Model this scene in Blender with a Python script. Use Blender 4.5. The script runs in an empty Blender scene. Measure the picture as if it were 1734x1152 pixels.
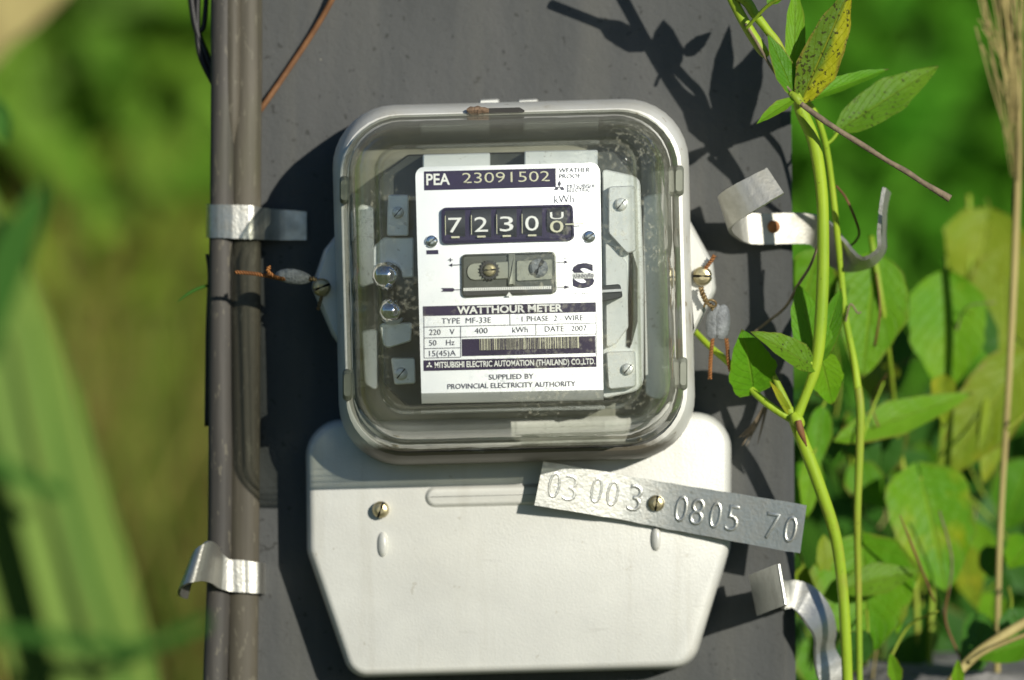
import bpy, bmesh, math, random
import numpy as np
from mathutils import Vector, Matrix

R = math.radians
random.seed(7)
rng = np.random.default_rng(11)
SC = bpy.context.scene
COL = SC.collection

# ------------------------------------------------------------------ camera
CAM_D, CAM_Z = 1.30, 1.30          # metres from the post face, height above the ground
cam = bpy.data.cameras.new('camera')
cam_ob = bpy.data.objects.new('camera', cam)
COL.objects.link(cam_ob)
cam_ob.location = (0, -CAM_D, CAM_Z)
cam_ob.rotation_euler = (R(90), 0, 0)
cam.lens, cam.sensor_width = 135, 36
cam.clip_start, cam.clip_end = 0.02, 900
cam.dof.use_dof = True
cam.dof.focus_distance = 1.243
cam.dof.aperture_fstop = 6.0
SC.camera = cam_ob

# ------------------------------------------------------------------ sky and sun
SUN = Vector((-0.60, 1.0, -0.33)).normalized()       # direction the light travels
SUN_EL = math.asin(-SUN.z)
SUN_AZ = math.atan2(-SUN.x, -SUN.y)                  # clockwise from +Y
world = bpy.data.worlds.new('World')
SC.world = world
world.use_nodes = True
wn = world.node_tree.nodes
sky = wn.new('ShaderNodeTexSky')
sky.sky_type = 'NISHITA'
sky.sun_disc = False
sky.sun_elevation = SUN_EL
sky.sun_rotation = SUN_AZ
sky.dust_density = 0.4
sky.ozone_density = 6.0
world.node_tree.links.new(sky.outputs[0], wn['Background'].inputs[0])
wn['Background'].inputs[1].default_value = 0.07
sun = bpy.data.lights.new('sun', 'SUN')
sun.energy, sun.angle, sun.color = 4.6, R(0.5), (1.0, 0.955, 0.85)
sun_ob = bpy.data.objects.new('sun', sun)
COL.objects.link(sun_ob)
sun_ob.location = (3, -5, 4)
sun_ob.rotation_euler = SUN.to_track_quat('-Z', 'Y').to_euler()

SC.view_settings.view_transform = 'Standard'
SC.view_settings.look = 'None'
SC.view_settings.exposure = 0.0
SC.view_settings.gamma = 1.0
SC.view_settings.use_curve_mapping = False
SC.render.engine = 'CYCLES'
SC.cycles.use_denoising = True
SC.cycles.max_bounces = 10
SC.cycles.transparent_max_bounces = 24
SC.cycles.sample_clamp_indirect = 6

# ------------------------------------------------------------------ helpers
K = 36.0 / 135.0 / 1734.0


def P(px, py, d=0.0):
    """World point seen at photo pixel (px, py), d millimetres in front of the post face."""
    y = -d / 1000.0
    k = (CAM_D + y) * K
    return Vector(((px - 867) * k, y, CAM_Z - (py - 576) * k))


def bow(px, py):
    """the nameplate sheet bows back (mm) towards its right and top edges"""
    return 4.0 * max(0, (px - 700) / 318) ** 2 + 3.0 * max(0, (684 - py) / 400) ** 2


def TB(px, py, d):
    return P(px, py, d - bow(px, py))


TH = R(1.5)


def M(u, v, d=0.0):
    """Meter frame: photo pixels from the meter's centre, the meter hanging 1.5 degrees off plumb."""
    return P(870 + u * math.cos(TH) + v * math.sin(TH), 478 + v * math.cos(TH) - u * math.sin(TH), d)


ORG = {}


def empty(name, loc, label, cat, group=None):
    o = bpy.data.objects.new(name, None)
    o.empty_display_size = 0.01
    COL.objects.link(o)
    o.location = loc
    ORG[o.name] = Vector(loc)
    o['label'], o['category'] = label, cat
    if group:
        o['group'] = group
    return o


def tag(o, label=None, cat=None, group=None, kind=None):
    if label: o['label'] = label
    if cat: o['category'] = cat
    if group: o['group'] = group
    if kind: o['kind'] = kind
    return o


def build(name, verts, faces, mat, parent=None, uvs=None, sharp=35, mats=None, fmat=None):
    """One mesh object from world-space vertices."""
    verts = [Vector(v) for v in verts]
    if parent is not None:
        org = ORG[parent.name]
    else:
        org = Vector((sum(v.x for v in verts) / len(verts), sum(v.y for v in verts) / len(verts), min(v.z for v in verts)))
    me = bpy.data.meshes.new(name)
    me.from_pydata([v - org for v in verts], [], faces)
    me.materials.append(mat)
    if mats:
        for m in mats: me.materials.append(m)
        for i, p in enumerate(me.polygons): p.material_index = fmat[i]
    if uvs is not None:
        l = me.uv_layers.new(name='UVMap')
        for lp in me.loops:
            l.data[lp.index].uv = uvs[lp.vertex_index]
    me.polygons.foreach_set('use_smooth', [True] * len(me.polygons))
    me.validate()
    bm = bmesh.new(); bm.from_mesh(me)
    bmesh.ops.recalc_face_normals(bm, faces=bm.faces) if uvs is None else None
    bm.to_mesh(me); bm.free()
    if sharp:
        me.set_sharp_from_angle(angle=R(sharp))
    o = bpy.data.objects.new(name, me)
    COL.objects.link(o)
    ORG[o.name] = org
    if parent is not None:
        o.parent = parent
    else:
        o.location = org
    return o


class Mesh:
    def __init__(self): self.v, self.f = [], []

    def add(self, v, f):
        n = len(self.v)
        self.v += [Vector(a) for a in v]
        self.f += [tuple(i + n for i in q) for q in f]

    def loops(self, loops, cap0=True, cap1=True, closed=True):
        n = len(loops[0]); v = [p for l in loops for p in l]; f = []
        for a in range(len(loops) - 1):
            for i in range(n if closed else n - 1):
                j = (i + 1) % n
                f.append((a * n + i, a * n + j, (a + 1) * n + j, (a + 1) * n + i))
        if cap0: f.append(tuple(range(n))[::-1])
        if cap1: f.append(tuple(range((len(loops) - 1) * n, len(loops) * n)))
        self.add(v, f)

    def obj(self, name, mat, parent=None, sharp=35):
        return build(name, self.v, self.f, mat, parent, sharp=sharp)


def rr(hw, hh, r, n=8):
    """rounded rectangle in pixel space, counter clockwise"""
    pts = []
    for cx, cy, a0 in ((hw - r, hh - r, 0), (-hw + r, hh - r, 90), (-hw + r, -hh + r, 180), (hw - r, -hh + r, 270)):
        for i in range(n + 1):
            a = R(a0 + 90 * i / n)
            pts.append((cx + r * math.cos(a), cy + r * math.sin(a)))
    return pts


def rpoly(corners, n=6):
    """polygon with rounded corners [(x, y, r)]"""
    out = []; m = len(corners)
    for i in range(m):
        p = Vector(corners[i][:2]); r = corners[i][2]
        a = (Vector(corners[i - 1][:2]) - p).normalized(); b = (Vector(corners[(i + 1) % m][:2]) - p).normalized()
        ang = a.angle(b); t = r / math.tan(ang / 2)
        c = p + (a + b).normalized() * (r / math.sin(ang / 2))
        s = p + a * t - c; e = p + b * t - c
        a0 = math.atan2(s.y, s.x); a1 = math.atan2(e.y, e.x)
        da = (a1 - a0 + math.pi) % (2 * math.pi) - math.pi
        for k in range(n + 1):
            q = a0 + da * k / n
            out.append((c.x + r * math.cos(q), c.y + r * math.sin(q)))
    return out


def inset(poly, d):
    n = len(poly); out = []
    area = sum(poly[i][0] * poly[(i + 1) % n][1] - poly[(i + 1) % n][0] * poly[i][1] for i in range(n))
    s = 1 if area > 0 else -1
    for i in range(n):
        p0, p1, p2 = Vector(poly[i - 1]), Vector(poly[i]), Vector(poly[(i + 1) % n])
        e1, e2 = (p1 - p0), (p2 - p1)
        if e1.length < 1e-6: e1 = e2
        if e2.length < 1e-6: e2 = e1
        nn = (Vector((-e1.y, e1.x)).normalized() + Vector((-e2.y, e2.x)).normalized())
        nn = nn.normalized() * s
        out.append((p1.x + nn.x * d, p1.y + nn.y * d))
    return out


def cr(pts, per=6):
    """Catmull-Rom resample of a list of tuples (any dimension)"""
    a = np.array([list(p) for p in pts], float); out = []
    n = len(a)
    for i in range(n - 1):
        p0, p1, p2, p3 = a[max(i - 1, 0)], a[i], a[i + 1], a[min(i + 2, n - 1)]
        for k in range(per):
            t = k / per
            out.append(.5 * ((2 * p1) + (-p0 + p2) * t + (2 * p0 - 5 * p1 + 4 * p2 - p3) * t * t + (-p0 + 3 * p1 - 3 * p2 + p3) * t ** 3))
    out.append(a[-1])
    return np.array(out)


def tube(mesh, pts, rad, sides=8, per=5, cap=True):
    """pts: world vectors, rad: metres (number or list)"""
    if not isinstance(rad, (list, tuple)): rad = [rad] * len(pts)
    q = cr([tuple(p) + (r,) for p, r in zip(pts, rad)], per) if per > 1 else np.array([tuple(p) + (r,) for p, r in zip(pts, rad)])
    c = [Vector(x[:3]) for x in q]
    nrm = None; loops = []
    for i in range(len(c)):
        t = (c[min(i + 1, len(c) - 1)] - c[max(i - 1, 0)])
        t = t.normalized() if t.length > 1e-9 else Vector((0, 0, 1))
        if nrm is None:
            nrm = t.orthogonal().normalized()
        nrm = (nrm - t * nrm.dot(t)).normalized()
        b = t.cross(nrm)
        r = max(q[i][3], 1e-5)
        loops.append([c[i] + (nrm * math.cos(2 * math.pi * k / sides) + b * math.sin(2 * math.pi * k / sides)) * r for k in range(sides)])
    mesh.loops(loops, cap, cap)


def twisted(mesh, pts, r, strand=2, pitch=.0022, wr=None):
    """twisted wire along pts"""
    c = [Vector(x) for x in cr([tuple(p) for p in pts], 14)]
    wr = wr or r * .75
    L = 0
    cum = [0]
    for i in range(1, len(c)):
        L += (c[i] - c[i - 1]).length; cum.append(L)
    t0 = (c[-1] - c[0]).normalized(); n0 = t0.orthogonal().normalized()
    for s in range(strand):
        pp = []
        steps = max(8, int(L / pitch * 7))
        for k in range(steps + 1):
            d = L * k / steps
            i = min(max(1, int(np.searchsorted(cum, d))), len(c) - 1)
            f = (d - cum[i - 1]) / max(1e-9, cum[i] - cum[i - 1])
            p = c[i - 1].lerp(c[i], f)
            t = (c[i] - c[i - 1]).normalized()
            n = (n0 - t * n0.dot(t)).normalized(); b = t.cross(n)
            a = 2 * math.pi * d / pitch + s * 2 * math.pi / strand
            pp.append(p + (n * math.cos(a) + b * math.sin(a)) * r)
        tube(mesh, pp, wr, 5, 1)


def ribbon(mesh, pts, thick, per=7, jit=0):
    """pts: list of (centre world Vector, half-width world Vector)"""
    q = cr([tuple(c) + tuple(w) for c, w in pts], per)
    C = [Vector(x[:3]) for x in q]; W = [Vector(x[3:]) for x in q]
    loops = []
    for i in range(len(C)):
        t = (C[min(i + 1, len(C) - 1)] - C[max(i - 1, 0)]).normalized()
        n = t.cross(W[i]).normalized() * thick / 2
        j = Vector((random.gauss(0, jit), random.gauss(0, jit), random.gauss(0, jit))) if jit else Vector()
        loops.append([C[i] - W[i] + n + j, C[i] + W[i] + n + j, C[i] + W[i] - n + j, C[i] - W[i] - n + j])
    mesh.loops(loops)


def W3(dx, dy, dd=0):
    """half width vector: photo pixels right, photo pixels down, mm toward the viewer"""
    return Vector((dx * .0002, -dd / 1000, -dy * .0002))


# ------------------------------------------------------------------ materials
def newmat(name):
    m = bpy.data.materials.new(name); m.use_nodes = True
    n = m.node_tree.nodes; l = m.node_tree.links
    return m, n, l, n['Principled BSDF'], n['Material Output']


def noise(n, l, scale, detail=4, rough=.55, coord='Object', stretch=None):
    tc = n.new('ShaderNodeTexCoord')
    t = n.new('ShaderNodeTexNoise')
    t.inputs['Scale'].default_value = scale; t.inputs['Detail'].default_value = detail; t.inputs['Roughness'].default_value = rough
    src = tc.outputs[coord]
    if stretch:
        mp = n.new('ShaderNodeMapping'); mp.inputs['Scale'].default_value = stretch
        l.new(src, mp.inputs['Vector']); src = mp.outputs[0]
    l.new(src, t.inputs['Vector'])
    return t.outputs['Fac']


def ramp(n, l, src, stops):
    r = n.new('ShaderNodeValToRGB'); e = r.color_ramp.elements
    while len(e) < len(stops): e.new(.5)
    for el, (p, c) in zip(e, stops):
        el.position = p; el.color = tuple(c) + (1,) if len(c) == 3 else c
    l.new(src, r.inputs['Fac'])
    return r.outputs['Color']


def mix(n, l, fac, a, b, mode='MIX'):
    x = n.new('ShaderNodeMix'); x.data_type = 'RGBA'; x.blend_type = mode
    for s, val in ((x.inputs['Factor'], fac), (x.inputs[6], a), (x.inputs[7], b)):
        if isinstance(val, (int, float)): s.default_value = val
        elif isinstance(val, tuple): s.default_value = val + (1,)
        else: l.new(val, s)
    return x.outputs[2]


def math_(n, l, op, a, b=0.0, clamp=False):
    x = n.new('ShaderNodeMath'); x.operation = op; x.use_clamp = clamp
    for s, val in ((x.inputs[0], a), (x.inputs[1], b)):
        if isinstance(val, (int, float)): s.default_value = val
        else: l.new(val, s)
    return x.outputs[0]


def bump(n, l, bsdf, src, strength=.3, dist=.0005):
    b = n.new('ShaderNodeBump'); b.inputs['Strength'].default_value = strength; b.inputs['Distance'].default_value = dist
    l.new(src, b.inputs['Height']); l.new(b.outputs[0], bsdf.inputs['Normal'])
    return b


def simple(name, c1, c2=None, rough=.5, metal=0, scale=200, bstr=.15, bdist=.0002, stretch=None, lo=.35, hi=.65, spec=.5):
    m, n, l, b, o = newmat(name)
    b.inputs['Roughness'].default_value = rough; b.inputs['Metallic'].default_value = metal
    b.inputs['Specular IOR Level'].default_value = spec
    f = noise(n, l, scale, stretch=stretch)
    if c2 is None: c2 = tuple(x * .8 for x in c1)
    l.new(ramp(n, l, f, [(lo, c1), (hi, c2)]), b.inputs['Base Color'])
    if bstr: bump(n, l, b, noise(n, l, scale * 3, stretch=stretch), bstr, bdist)
    return m


# concrete of the post: dark grey, fine sand, vertical weather streaks, pale specks
def concrete():
    m, n, l, b, o = newmat('dark_concrete')
    b.inputs['Roughness'].default_value = .85
    b.inputs['Specular IOR Level'].default_value = .25
    a = noise(n, l, 22, 6, .6, stretch=(1.6, 1.6, .45))
    c = ramp(n, l, a, [(.3, (.058, .062, .061)), (.5, (.080, .084, .082)), (.66, (.097, .099, .095)), (.8, (.130, .128, .112))])
    f = noise(n, l, 700, 3, .6)
    c = mix(n, l, math_(n, l, 'MULTIPLY', f, .5), c, (.08, .08, .08))
    sp = noise(n, l, 85, 2, .5)
    c = mix(n, l, math_(n, l, 'MULTIPLY', math_(n, l, 'GREATER_THAN', sp, .765), .5), c, (.30, .28, .22))
    pit = noise(n, l, 330, 2, .5)
    c = mix(n, l, math_(n, l, 'MULTIPLY', math_(n, l, 'LESS_THAN', pit, .30), .6), c, (.03, .03, .027))
    st = noise(n, l, 60, 3, .6, stretch=(1, 1, .06))
    c = mix(n, l, math_(n, l, 'MULTIPLY', math_(n, l, 'SUBTRACT', st, .5, True), 1.0), c, (.15, .145, .12))
    l.new(c, b.inputs['Base Color'])
    h = math_(n, l, 'ADD', noise(n, l, 420, 5, .65), math_(n, l, 'MULTIPLY', noise(n, l, 40, 3), .8))
    bump(n, l, b, h, .6, .0008)
    return m


def paint():
    m, n, l, b, o = newmat('silver_grey_paint')
    b.inputs['Roughness'].default_value = .42
    b.inputs['Metallic'].default_value = .12
    a = noise(n, l, 45, 5, .6)
    c = ramp(n, l, a, [(.3, (.60, .60, .56)), (.7, (.68, .68, .63))])
    sp = noise(n, l, 300, 2, .5)
    c = mix(n, l, math_(n, l, 'MULTIPLY', math_(n, l, 'GREATER_THAN', sp, .74), .35), c, (.36, .33, .25))
    sm = noise(n, l, 9, 4, .6)
    c = mix(n, l, math_(n, l, 'MULTIPLY', math_(n, l, 'SUBTRACT', sm, .52, True), 1.2), c, (.50, .48, .40))
    rs = noise(n, l, 70, 4, .65, stretch=(1, 1, .08))
    c = mix(n, l, math_(n, l, 'MULTIPLY', math_(n, l, 'SUBTRACT', rs, .53, True), 1.6, True), c, (.40, .37, .29))
    sc = noise(n, l, 200, 2, .5, stretch=(.12, 1, 1))
    c = mix(n, l, math_(n, l, 'MULTIPLY', math_(n, l, 'SUBTRACT', .29, sc, True), 5, True), c, (.33, .32, .28))
    l.new(c, b.inputs['Base Color'])
    bump(n, l, b, math_(n, l, 'ADD', noise(n, l, 1300, 3), math_(n, l, 'MULTIPLY', noise(n, l, 60, 3), .8)), .28, .0003)
    return m


def dirty_paint():
    m, n, l, b, o = newmat('grimy_rim_paint')
    b.inputs['Roughness'].default_value = .45
    b.inputs['Metallic'].default_value = .12
    a = noise(n, l, 60, 6, .65)
    c = ramp(n, l, a, [(.42, (.64, .64, .60)), (.62, (.58, .57, .51)), (.76, (.34, .29, .20))])
    sp = noise(n, l, 240, 2, .5)
    c = mix(n, l, math_(n, l, 'MULTIPLY', math_(n, l, 'GREATER_THAN', sp, .72), .6), c, (.22, .15, .08))
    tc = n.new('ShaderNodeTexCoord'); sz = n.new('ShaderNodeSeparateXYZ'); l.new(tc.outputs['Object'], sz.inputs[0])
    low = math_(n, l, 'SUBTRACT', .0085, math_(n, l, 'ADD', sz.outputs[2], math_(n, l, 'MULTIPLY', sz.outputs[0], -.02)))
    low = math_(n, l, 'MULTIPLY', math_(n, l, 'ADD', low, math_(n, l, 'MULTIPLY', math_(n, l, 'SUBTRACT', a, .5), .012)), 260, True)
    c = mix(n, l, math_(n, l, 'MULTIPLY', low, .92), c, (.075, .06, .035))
    l.new(c, b.inputs['Base Color'])
    bump(n, l, b, noise(n, l, 600, 4), .2, .0003)
    return m


def aluminium(name, tint=(.72, .71, .67), rough=.33, dirt=.4, bs=.35, stretch=(1, 1, 1), metal=.9):
    m, n, l, b, o = newmat(name)
    b.inputs['Metallic'].default_value = metal
    a = noise(n, l, 160, 5, .65, stretch=stretch)
    d = noise(n, l, 420, 4, .7)
    c = mix(n, l, math_(n, l, 'MULTIPLY', math_(n, l, 'SUBTRACT', a, .45, True), dirt * 3, True), tint, (.30, .28, .23))
    sp = math_(n, l, 'GREATER_THAN', d, .64)
    c = mix(n, l, math_(n, l, 'MULTIPLY', sp, .55), c, (.42, .40, .34))
    l.new(c, b.inputs['Base Color'])
    l.new(math_(n, l, 'ADD', math_(n, l, 'MULTIPLY', a, .3), rough - .12), b.inputs['Roughness'])
    h = math_(n, l, 'ADD', math_(n, l, 'MULTIPLY', noise(n, l, 70, 2), 2.0), noise(n, l, 900, 3, stretch=stretch))
    bump(n, l, b, h, bs, .0004)
    return m


def glass(name='clear_cover_glass', refr=True):
    m, n, l, b, o = newmat(name)
    n.remove(b)
    lw = n.new('ShaderNodeLayerWeight'); lw.inputs['Blend'].default_value = .5
    f5 = math_(n, l, 'POWER', lw.outputs['Facing'], 3.2)
    fac = math_(n, l, 'ADD', math_(n, l, 'MULTIPLY', f5, .95 if refr else .45), .035 if refr else .02, True)
    tr = n.new('ShaderNodeBsdfTransparent')
    l.new(mix(n, l, math_(n, l, 'POWER', lw.outputs['Facing'], 2.0), (.985, .992, .985), (.91, .94, .82) if refr else (.96, .97, .94)), tr.inputs[0])
    gl = n.new('ShaderNodeBsdfGlossy'); gl.inputs['Roughness'].default_value = .04
    bp = n.new('ShaderNodeBump'); bp.inputs['Strength'].default_value = .22; bp.inputs['Distance'].default_value = .0015
    l.new(noise(n, l, 55, 2, .5), bp.inputs['Height']); l.new(bp.outputs[0], gl.inputs['Normal'])
    rf = n.new('ShaderNodeBsdfRefraction'); rf.inputs['IOR'].default_value = 1.22; rf.inputs['Roughness'].default_value = .02
    rf.inputs['Color'].default_value = (.9, .95, .88, 1); l.new(bp.outputs[0], rf.inputs['Normal'])
    m0 = n.new('ShaderNodeMixShader')
    l.new(math_(n, l, 'MULTIPLY', math_(n, l, 'SUBTRACT', lw.outputs['Facing'], .12, True), .28 if refr else 0.0, True), m0.inputs[0])
    l.new(tr.outputs[0], m0.inputs[1]); l.new(rf.outputs[0], m0.inputs[2])
    m1 = n.new('ShaderNodeMixShader')
    l.new(fac, m1.inputs[0]); l.new(m0.outputs[0], m1.inputs[1]); l.new(gl.outputs[0], m1.inputs[2])
    # dust clinging to the glass; film thickened at grazing angles to paint in bright edges
    df = n.new('ShaderNodeBsdfDiffuse'); df.inputs[0].default_value = (.58, .57, .44, 1)
    big = noise(n, l, 26, 4, .65)
    fine = noise(n, l, 620, 3, .6)
    dust = math_(n, l, 'MULTIPLY', math_(n, l, 'GREATER_THAN', fine, .60), math_(n, l, 'MULTIPLY', math_(n, l, 'SUBTRACT', big, .5, True), 3.0, True))
    film = math_(n, l, 'DIVIDE', math_(n, l, 'MULTIPLY', noise(n, l, 14, 4, .6), .05 if refr else .006), math_(n, l, 'MAXIMUM', math_(n, l, 'SUBTRACT', 1.0, lw.outputs['Facing']), .16))
    tot = math_(n, l, 'ADD', math_(n, l, 'MULTIPLY', dust, .7), film, True)
    m2 = n.new('ShaderNodeMixShader')
    l.new(tot, m2.inputs[0]); l.new(m1.outputs[0], m2.inputs[1]); l.new(df.outputs[0], m2.inputs[2])
    l.new(m2.outputs[0], o.inputs[0])
    return m


def leafmat(name, c_a, c_b, vein, spots=None, yellow=None, trans=.32, gloss=.5):
    """UV: u across (midrib at .5), v along"""
    m, n, l, b, o = newmat(name)
    uv = n.new('ShaderNodeUVMap'); sep = n.new('ShaderNodeSeparateXYZ'); l.new(uv.outputs[0], sep.inputs[0])
    u = math_(n, l, 'ABSOLUTE', math_(n, l, 'SUBTRACT', sep.outputs[0], .5))
    nz = noise(n, l, 90, 4, .6)
    oi = n.new('ShaderNodeObjectInfo')
    s = math_(n, l, 'SUBTRACT', math_(n, l, 'MULTIPLY', sep.outputs[1], 7.5), math_(n, l, 'MULTIPLY', u, 6.0))
    s = math_(n, l, 'ADD', s, math_(n, l, 'MULTIPLY', nz, .35))
    fr = math_(n, l, 'FRACT', s)
    tri = math_(n, l, 'ABSOLUTE', math_(n, l, 'SUBTRACT', fr, .5))            # .5 on the vein
    sv = math_(n, l, 'MULTIPLY', math_(n, l, 'SUBTRACT', tri, .42, True), 8, True)
    mid = math_(n, l, 'MULTIPLY', math_(n, l, 'SUBTRACT', .035, u, True), 30, True)
    ve = math_(n, l, 'MAXIMUM', math_(n, l, 'MULTIPLY', sv, .35), math_(n, l, 'MULTIPLY', mid, .8))
    big = noise(n, l, 38, 3, .6)
    c = ramp(n, l, big, [(.32, c_a), (.68, c_b)])
    c = mix(n, l, math_(n, l, 'MULTIPLY', oi.outputs['Random'], .4), c, tuple(x * .62 for x in c_a))
    if yellow:
        yn = noise(n, l, 30, 4, .6)
        y = math_(n, l, 'MULTIPLY', math_(n, l, 'SUBTRACT', math_(n, l, 'ADD', yn, math_(n, l, 'MULTIPLY', math_(n, l, 'SUBTRACT', sep.outputs[0], .5), yellow[1])), yellow[2], True), 5, True)
        c = mix(n, l, y, c, yellow[0])
    c = mix(n, l, ve, c, vein)
    edge = math_(n, l, 'MULTIPLY', math_(n, l, 'SUBTRACT', math_(n, l, 'ADD', u, math_(n, l, 'MULTIPLY', nz, .30)), .585, True), 14, True)
    c = mix(n, l, math_(n, l, 'MULTIPLY', edge, math_(n, l, 'MULTIPLY', oi.outputs['Random'], .8)), c, (.22, .17, .03))
    tipb = math_(n, l, 'MULTIPLY', math_(n, l, 'SUBTRACT', math_(n, l, 'ADD', sep.outputs[1], math_(n, l, 'MULTIPLY', nz, .12)), 1.0, True), 16, True)
    c = mix(n, l, tipb, c, (.10, .06, .02))
    if spots:
        sn = noise(n, l, spots[0], 2, .5); sm = noise(n, l, 60, 2, .5)
        k = math_(n, l, 'GREATER_THAN', math_(n, l, 'ADD', sn, math_(n, l, 'MULTIPLY', sm, .25)), spots[1])
        c = mix(n, l, math_(n, l, 'MULTIPLY', k, .85), c, (.035, .025, .012))
    l.new(c, b.inputs['Base Color'])
    b.inputs['Roughness'].default_value = gloss
    b.inputs['Specular IOR Level'].default_value = .2
    h = math_(n, l, 'SUBTRACT', math_(n, l, 'MULTIPLY', noise(n, l, 160, 4), 1.6), math_(n, l, 'MULTIPLY', ve, 1.3))
    bp = bump(n, l, b, h, .6, .0012)
    tl = n.new('ShaderNodeBsdfTranslucent'); l.new(mix(n, l, .4, c, (.25, .42, .012), 'MIX'), tl.inputs[0])
    ms = n.new('ShaderNodeMixShader'); ms.inputs[0].default_value = trans
    l.new(b.outputs[0], ms.inputs[1]); l.new(tl.outputs[0], ms.inputs[2]); l.new(ms.outputs[0], o.inputs[0])
    return m


def massmat(name):
    """foliage of the far masses: each leaf's own colour comes from the mesh"""
    m, n, l, b, o = newmat(name)
    a = n.new('ShaderNodeAttribute'); a.attribute_name = 'leaf_colour'
    l.new(a.outputs['Color'], b.inputs['Base Color'])
    b.inputs['Roughness'].default_value = .6; b.inputs['Specular IOR Level'].default_value = .08
    tl = n.new('ShaderNodeBsdfTranslucent'); l.new(a.outputs['Color'], tl.inputs[0])
    ms = n.new('ShaderNodeMixShader'); ms.inputs[0].default_value = .22
    l.new(b.outputs[0], ms.inputs[1]); l.new(tl.outputs[0], ms.inputs[2]); l.new(ms.outputs[0], o.inputs[0])
    return m


def stem_mat(name, c1, c2):
    m, n, l, b, o = newmat(name)
    b.inputs['Roughness'].default_value = .55; b.inputs['Specular IOR Level'].default_value = .3
    c = ramp(n, l, noise(n, l, 60, 4, .6, stretch=(1, 1, .4)), [(.35, c1), (.65, c2)])
    f = noise(n, l, 900, 2, .5)
    c = mix(n, l, math_(n, l, 'MULTIPLY', math_(n, l, 'GREATER_THAN', f, .70), .7), c, (.10, .11, .02))
    g = noise(n, l, 45, 4, .65)
    c = mix(n, l, math_(n, l, 'MULTIPLY', math_(n, l, 'SUBTRACT', g, .58, True), 4, True), c, (.30, .22, .06))
    l.new(c, b.inputs['Base Color'])
    bump(n, l, b, noise(n, l, 300, 4, .6, stretch=(1, 1, .15)), .5, .0006)
    return m


def cable_mat(name, c1, c2, crackc):
    m, n, l, b, o = newmat(name)
    b.inputs['Roughness'].default_value = .6; b.inputs['Specular IOR Level'].default_value = .3
    a = noise(n, l, 90, 5, .65, stretch=(1, 1, .1))
    c = ramp(n, l, a, [(.32, c1), (.66, c2)])
    f = noise(n, l, 500, 3, .6, stretch=(1, 1, .3))
    c = mix(n, l, math_(n, l, 'MULTIPLY', math_(n, l, 'GREATER_THAN', f, .62), .5), c, (.17, .155, .115))
    k = noise(n, l, 150, 3, .55, stretch=(1, 1, .02))
    c = mix(n, l, math_(n, l, 'MULTIPLY', math_(n, l, 'SUBTRACT', .40, k, True), 6, True), c, crackc)
    g = noise(n, l, 35, 3, .6, stretch=(1, 1, .25))
    c = mix(n, l, math_(n, l, 'MULTIPLY', math_(n, l, 'SUBTRACT', g, .55, True), 2.2, True), c, (.075, .082, .03))
    l.new(c, b.inputs['Base Color'])
    bump(n, l, b, math_(n, l, 'ADD', a, math_(n, l, 'MULTIPLY', k, 1.5)), .5, .0006)
    return m


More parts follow.
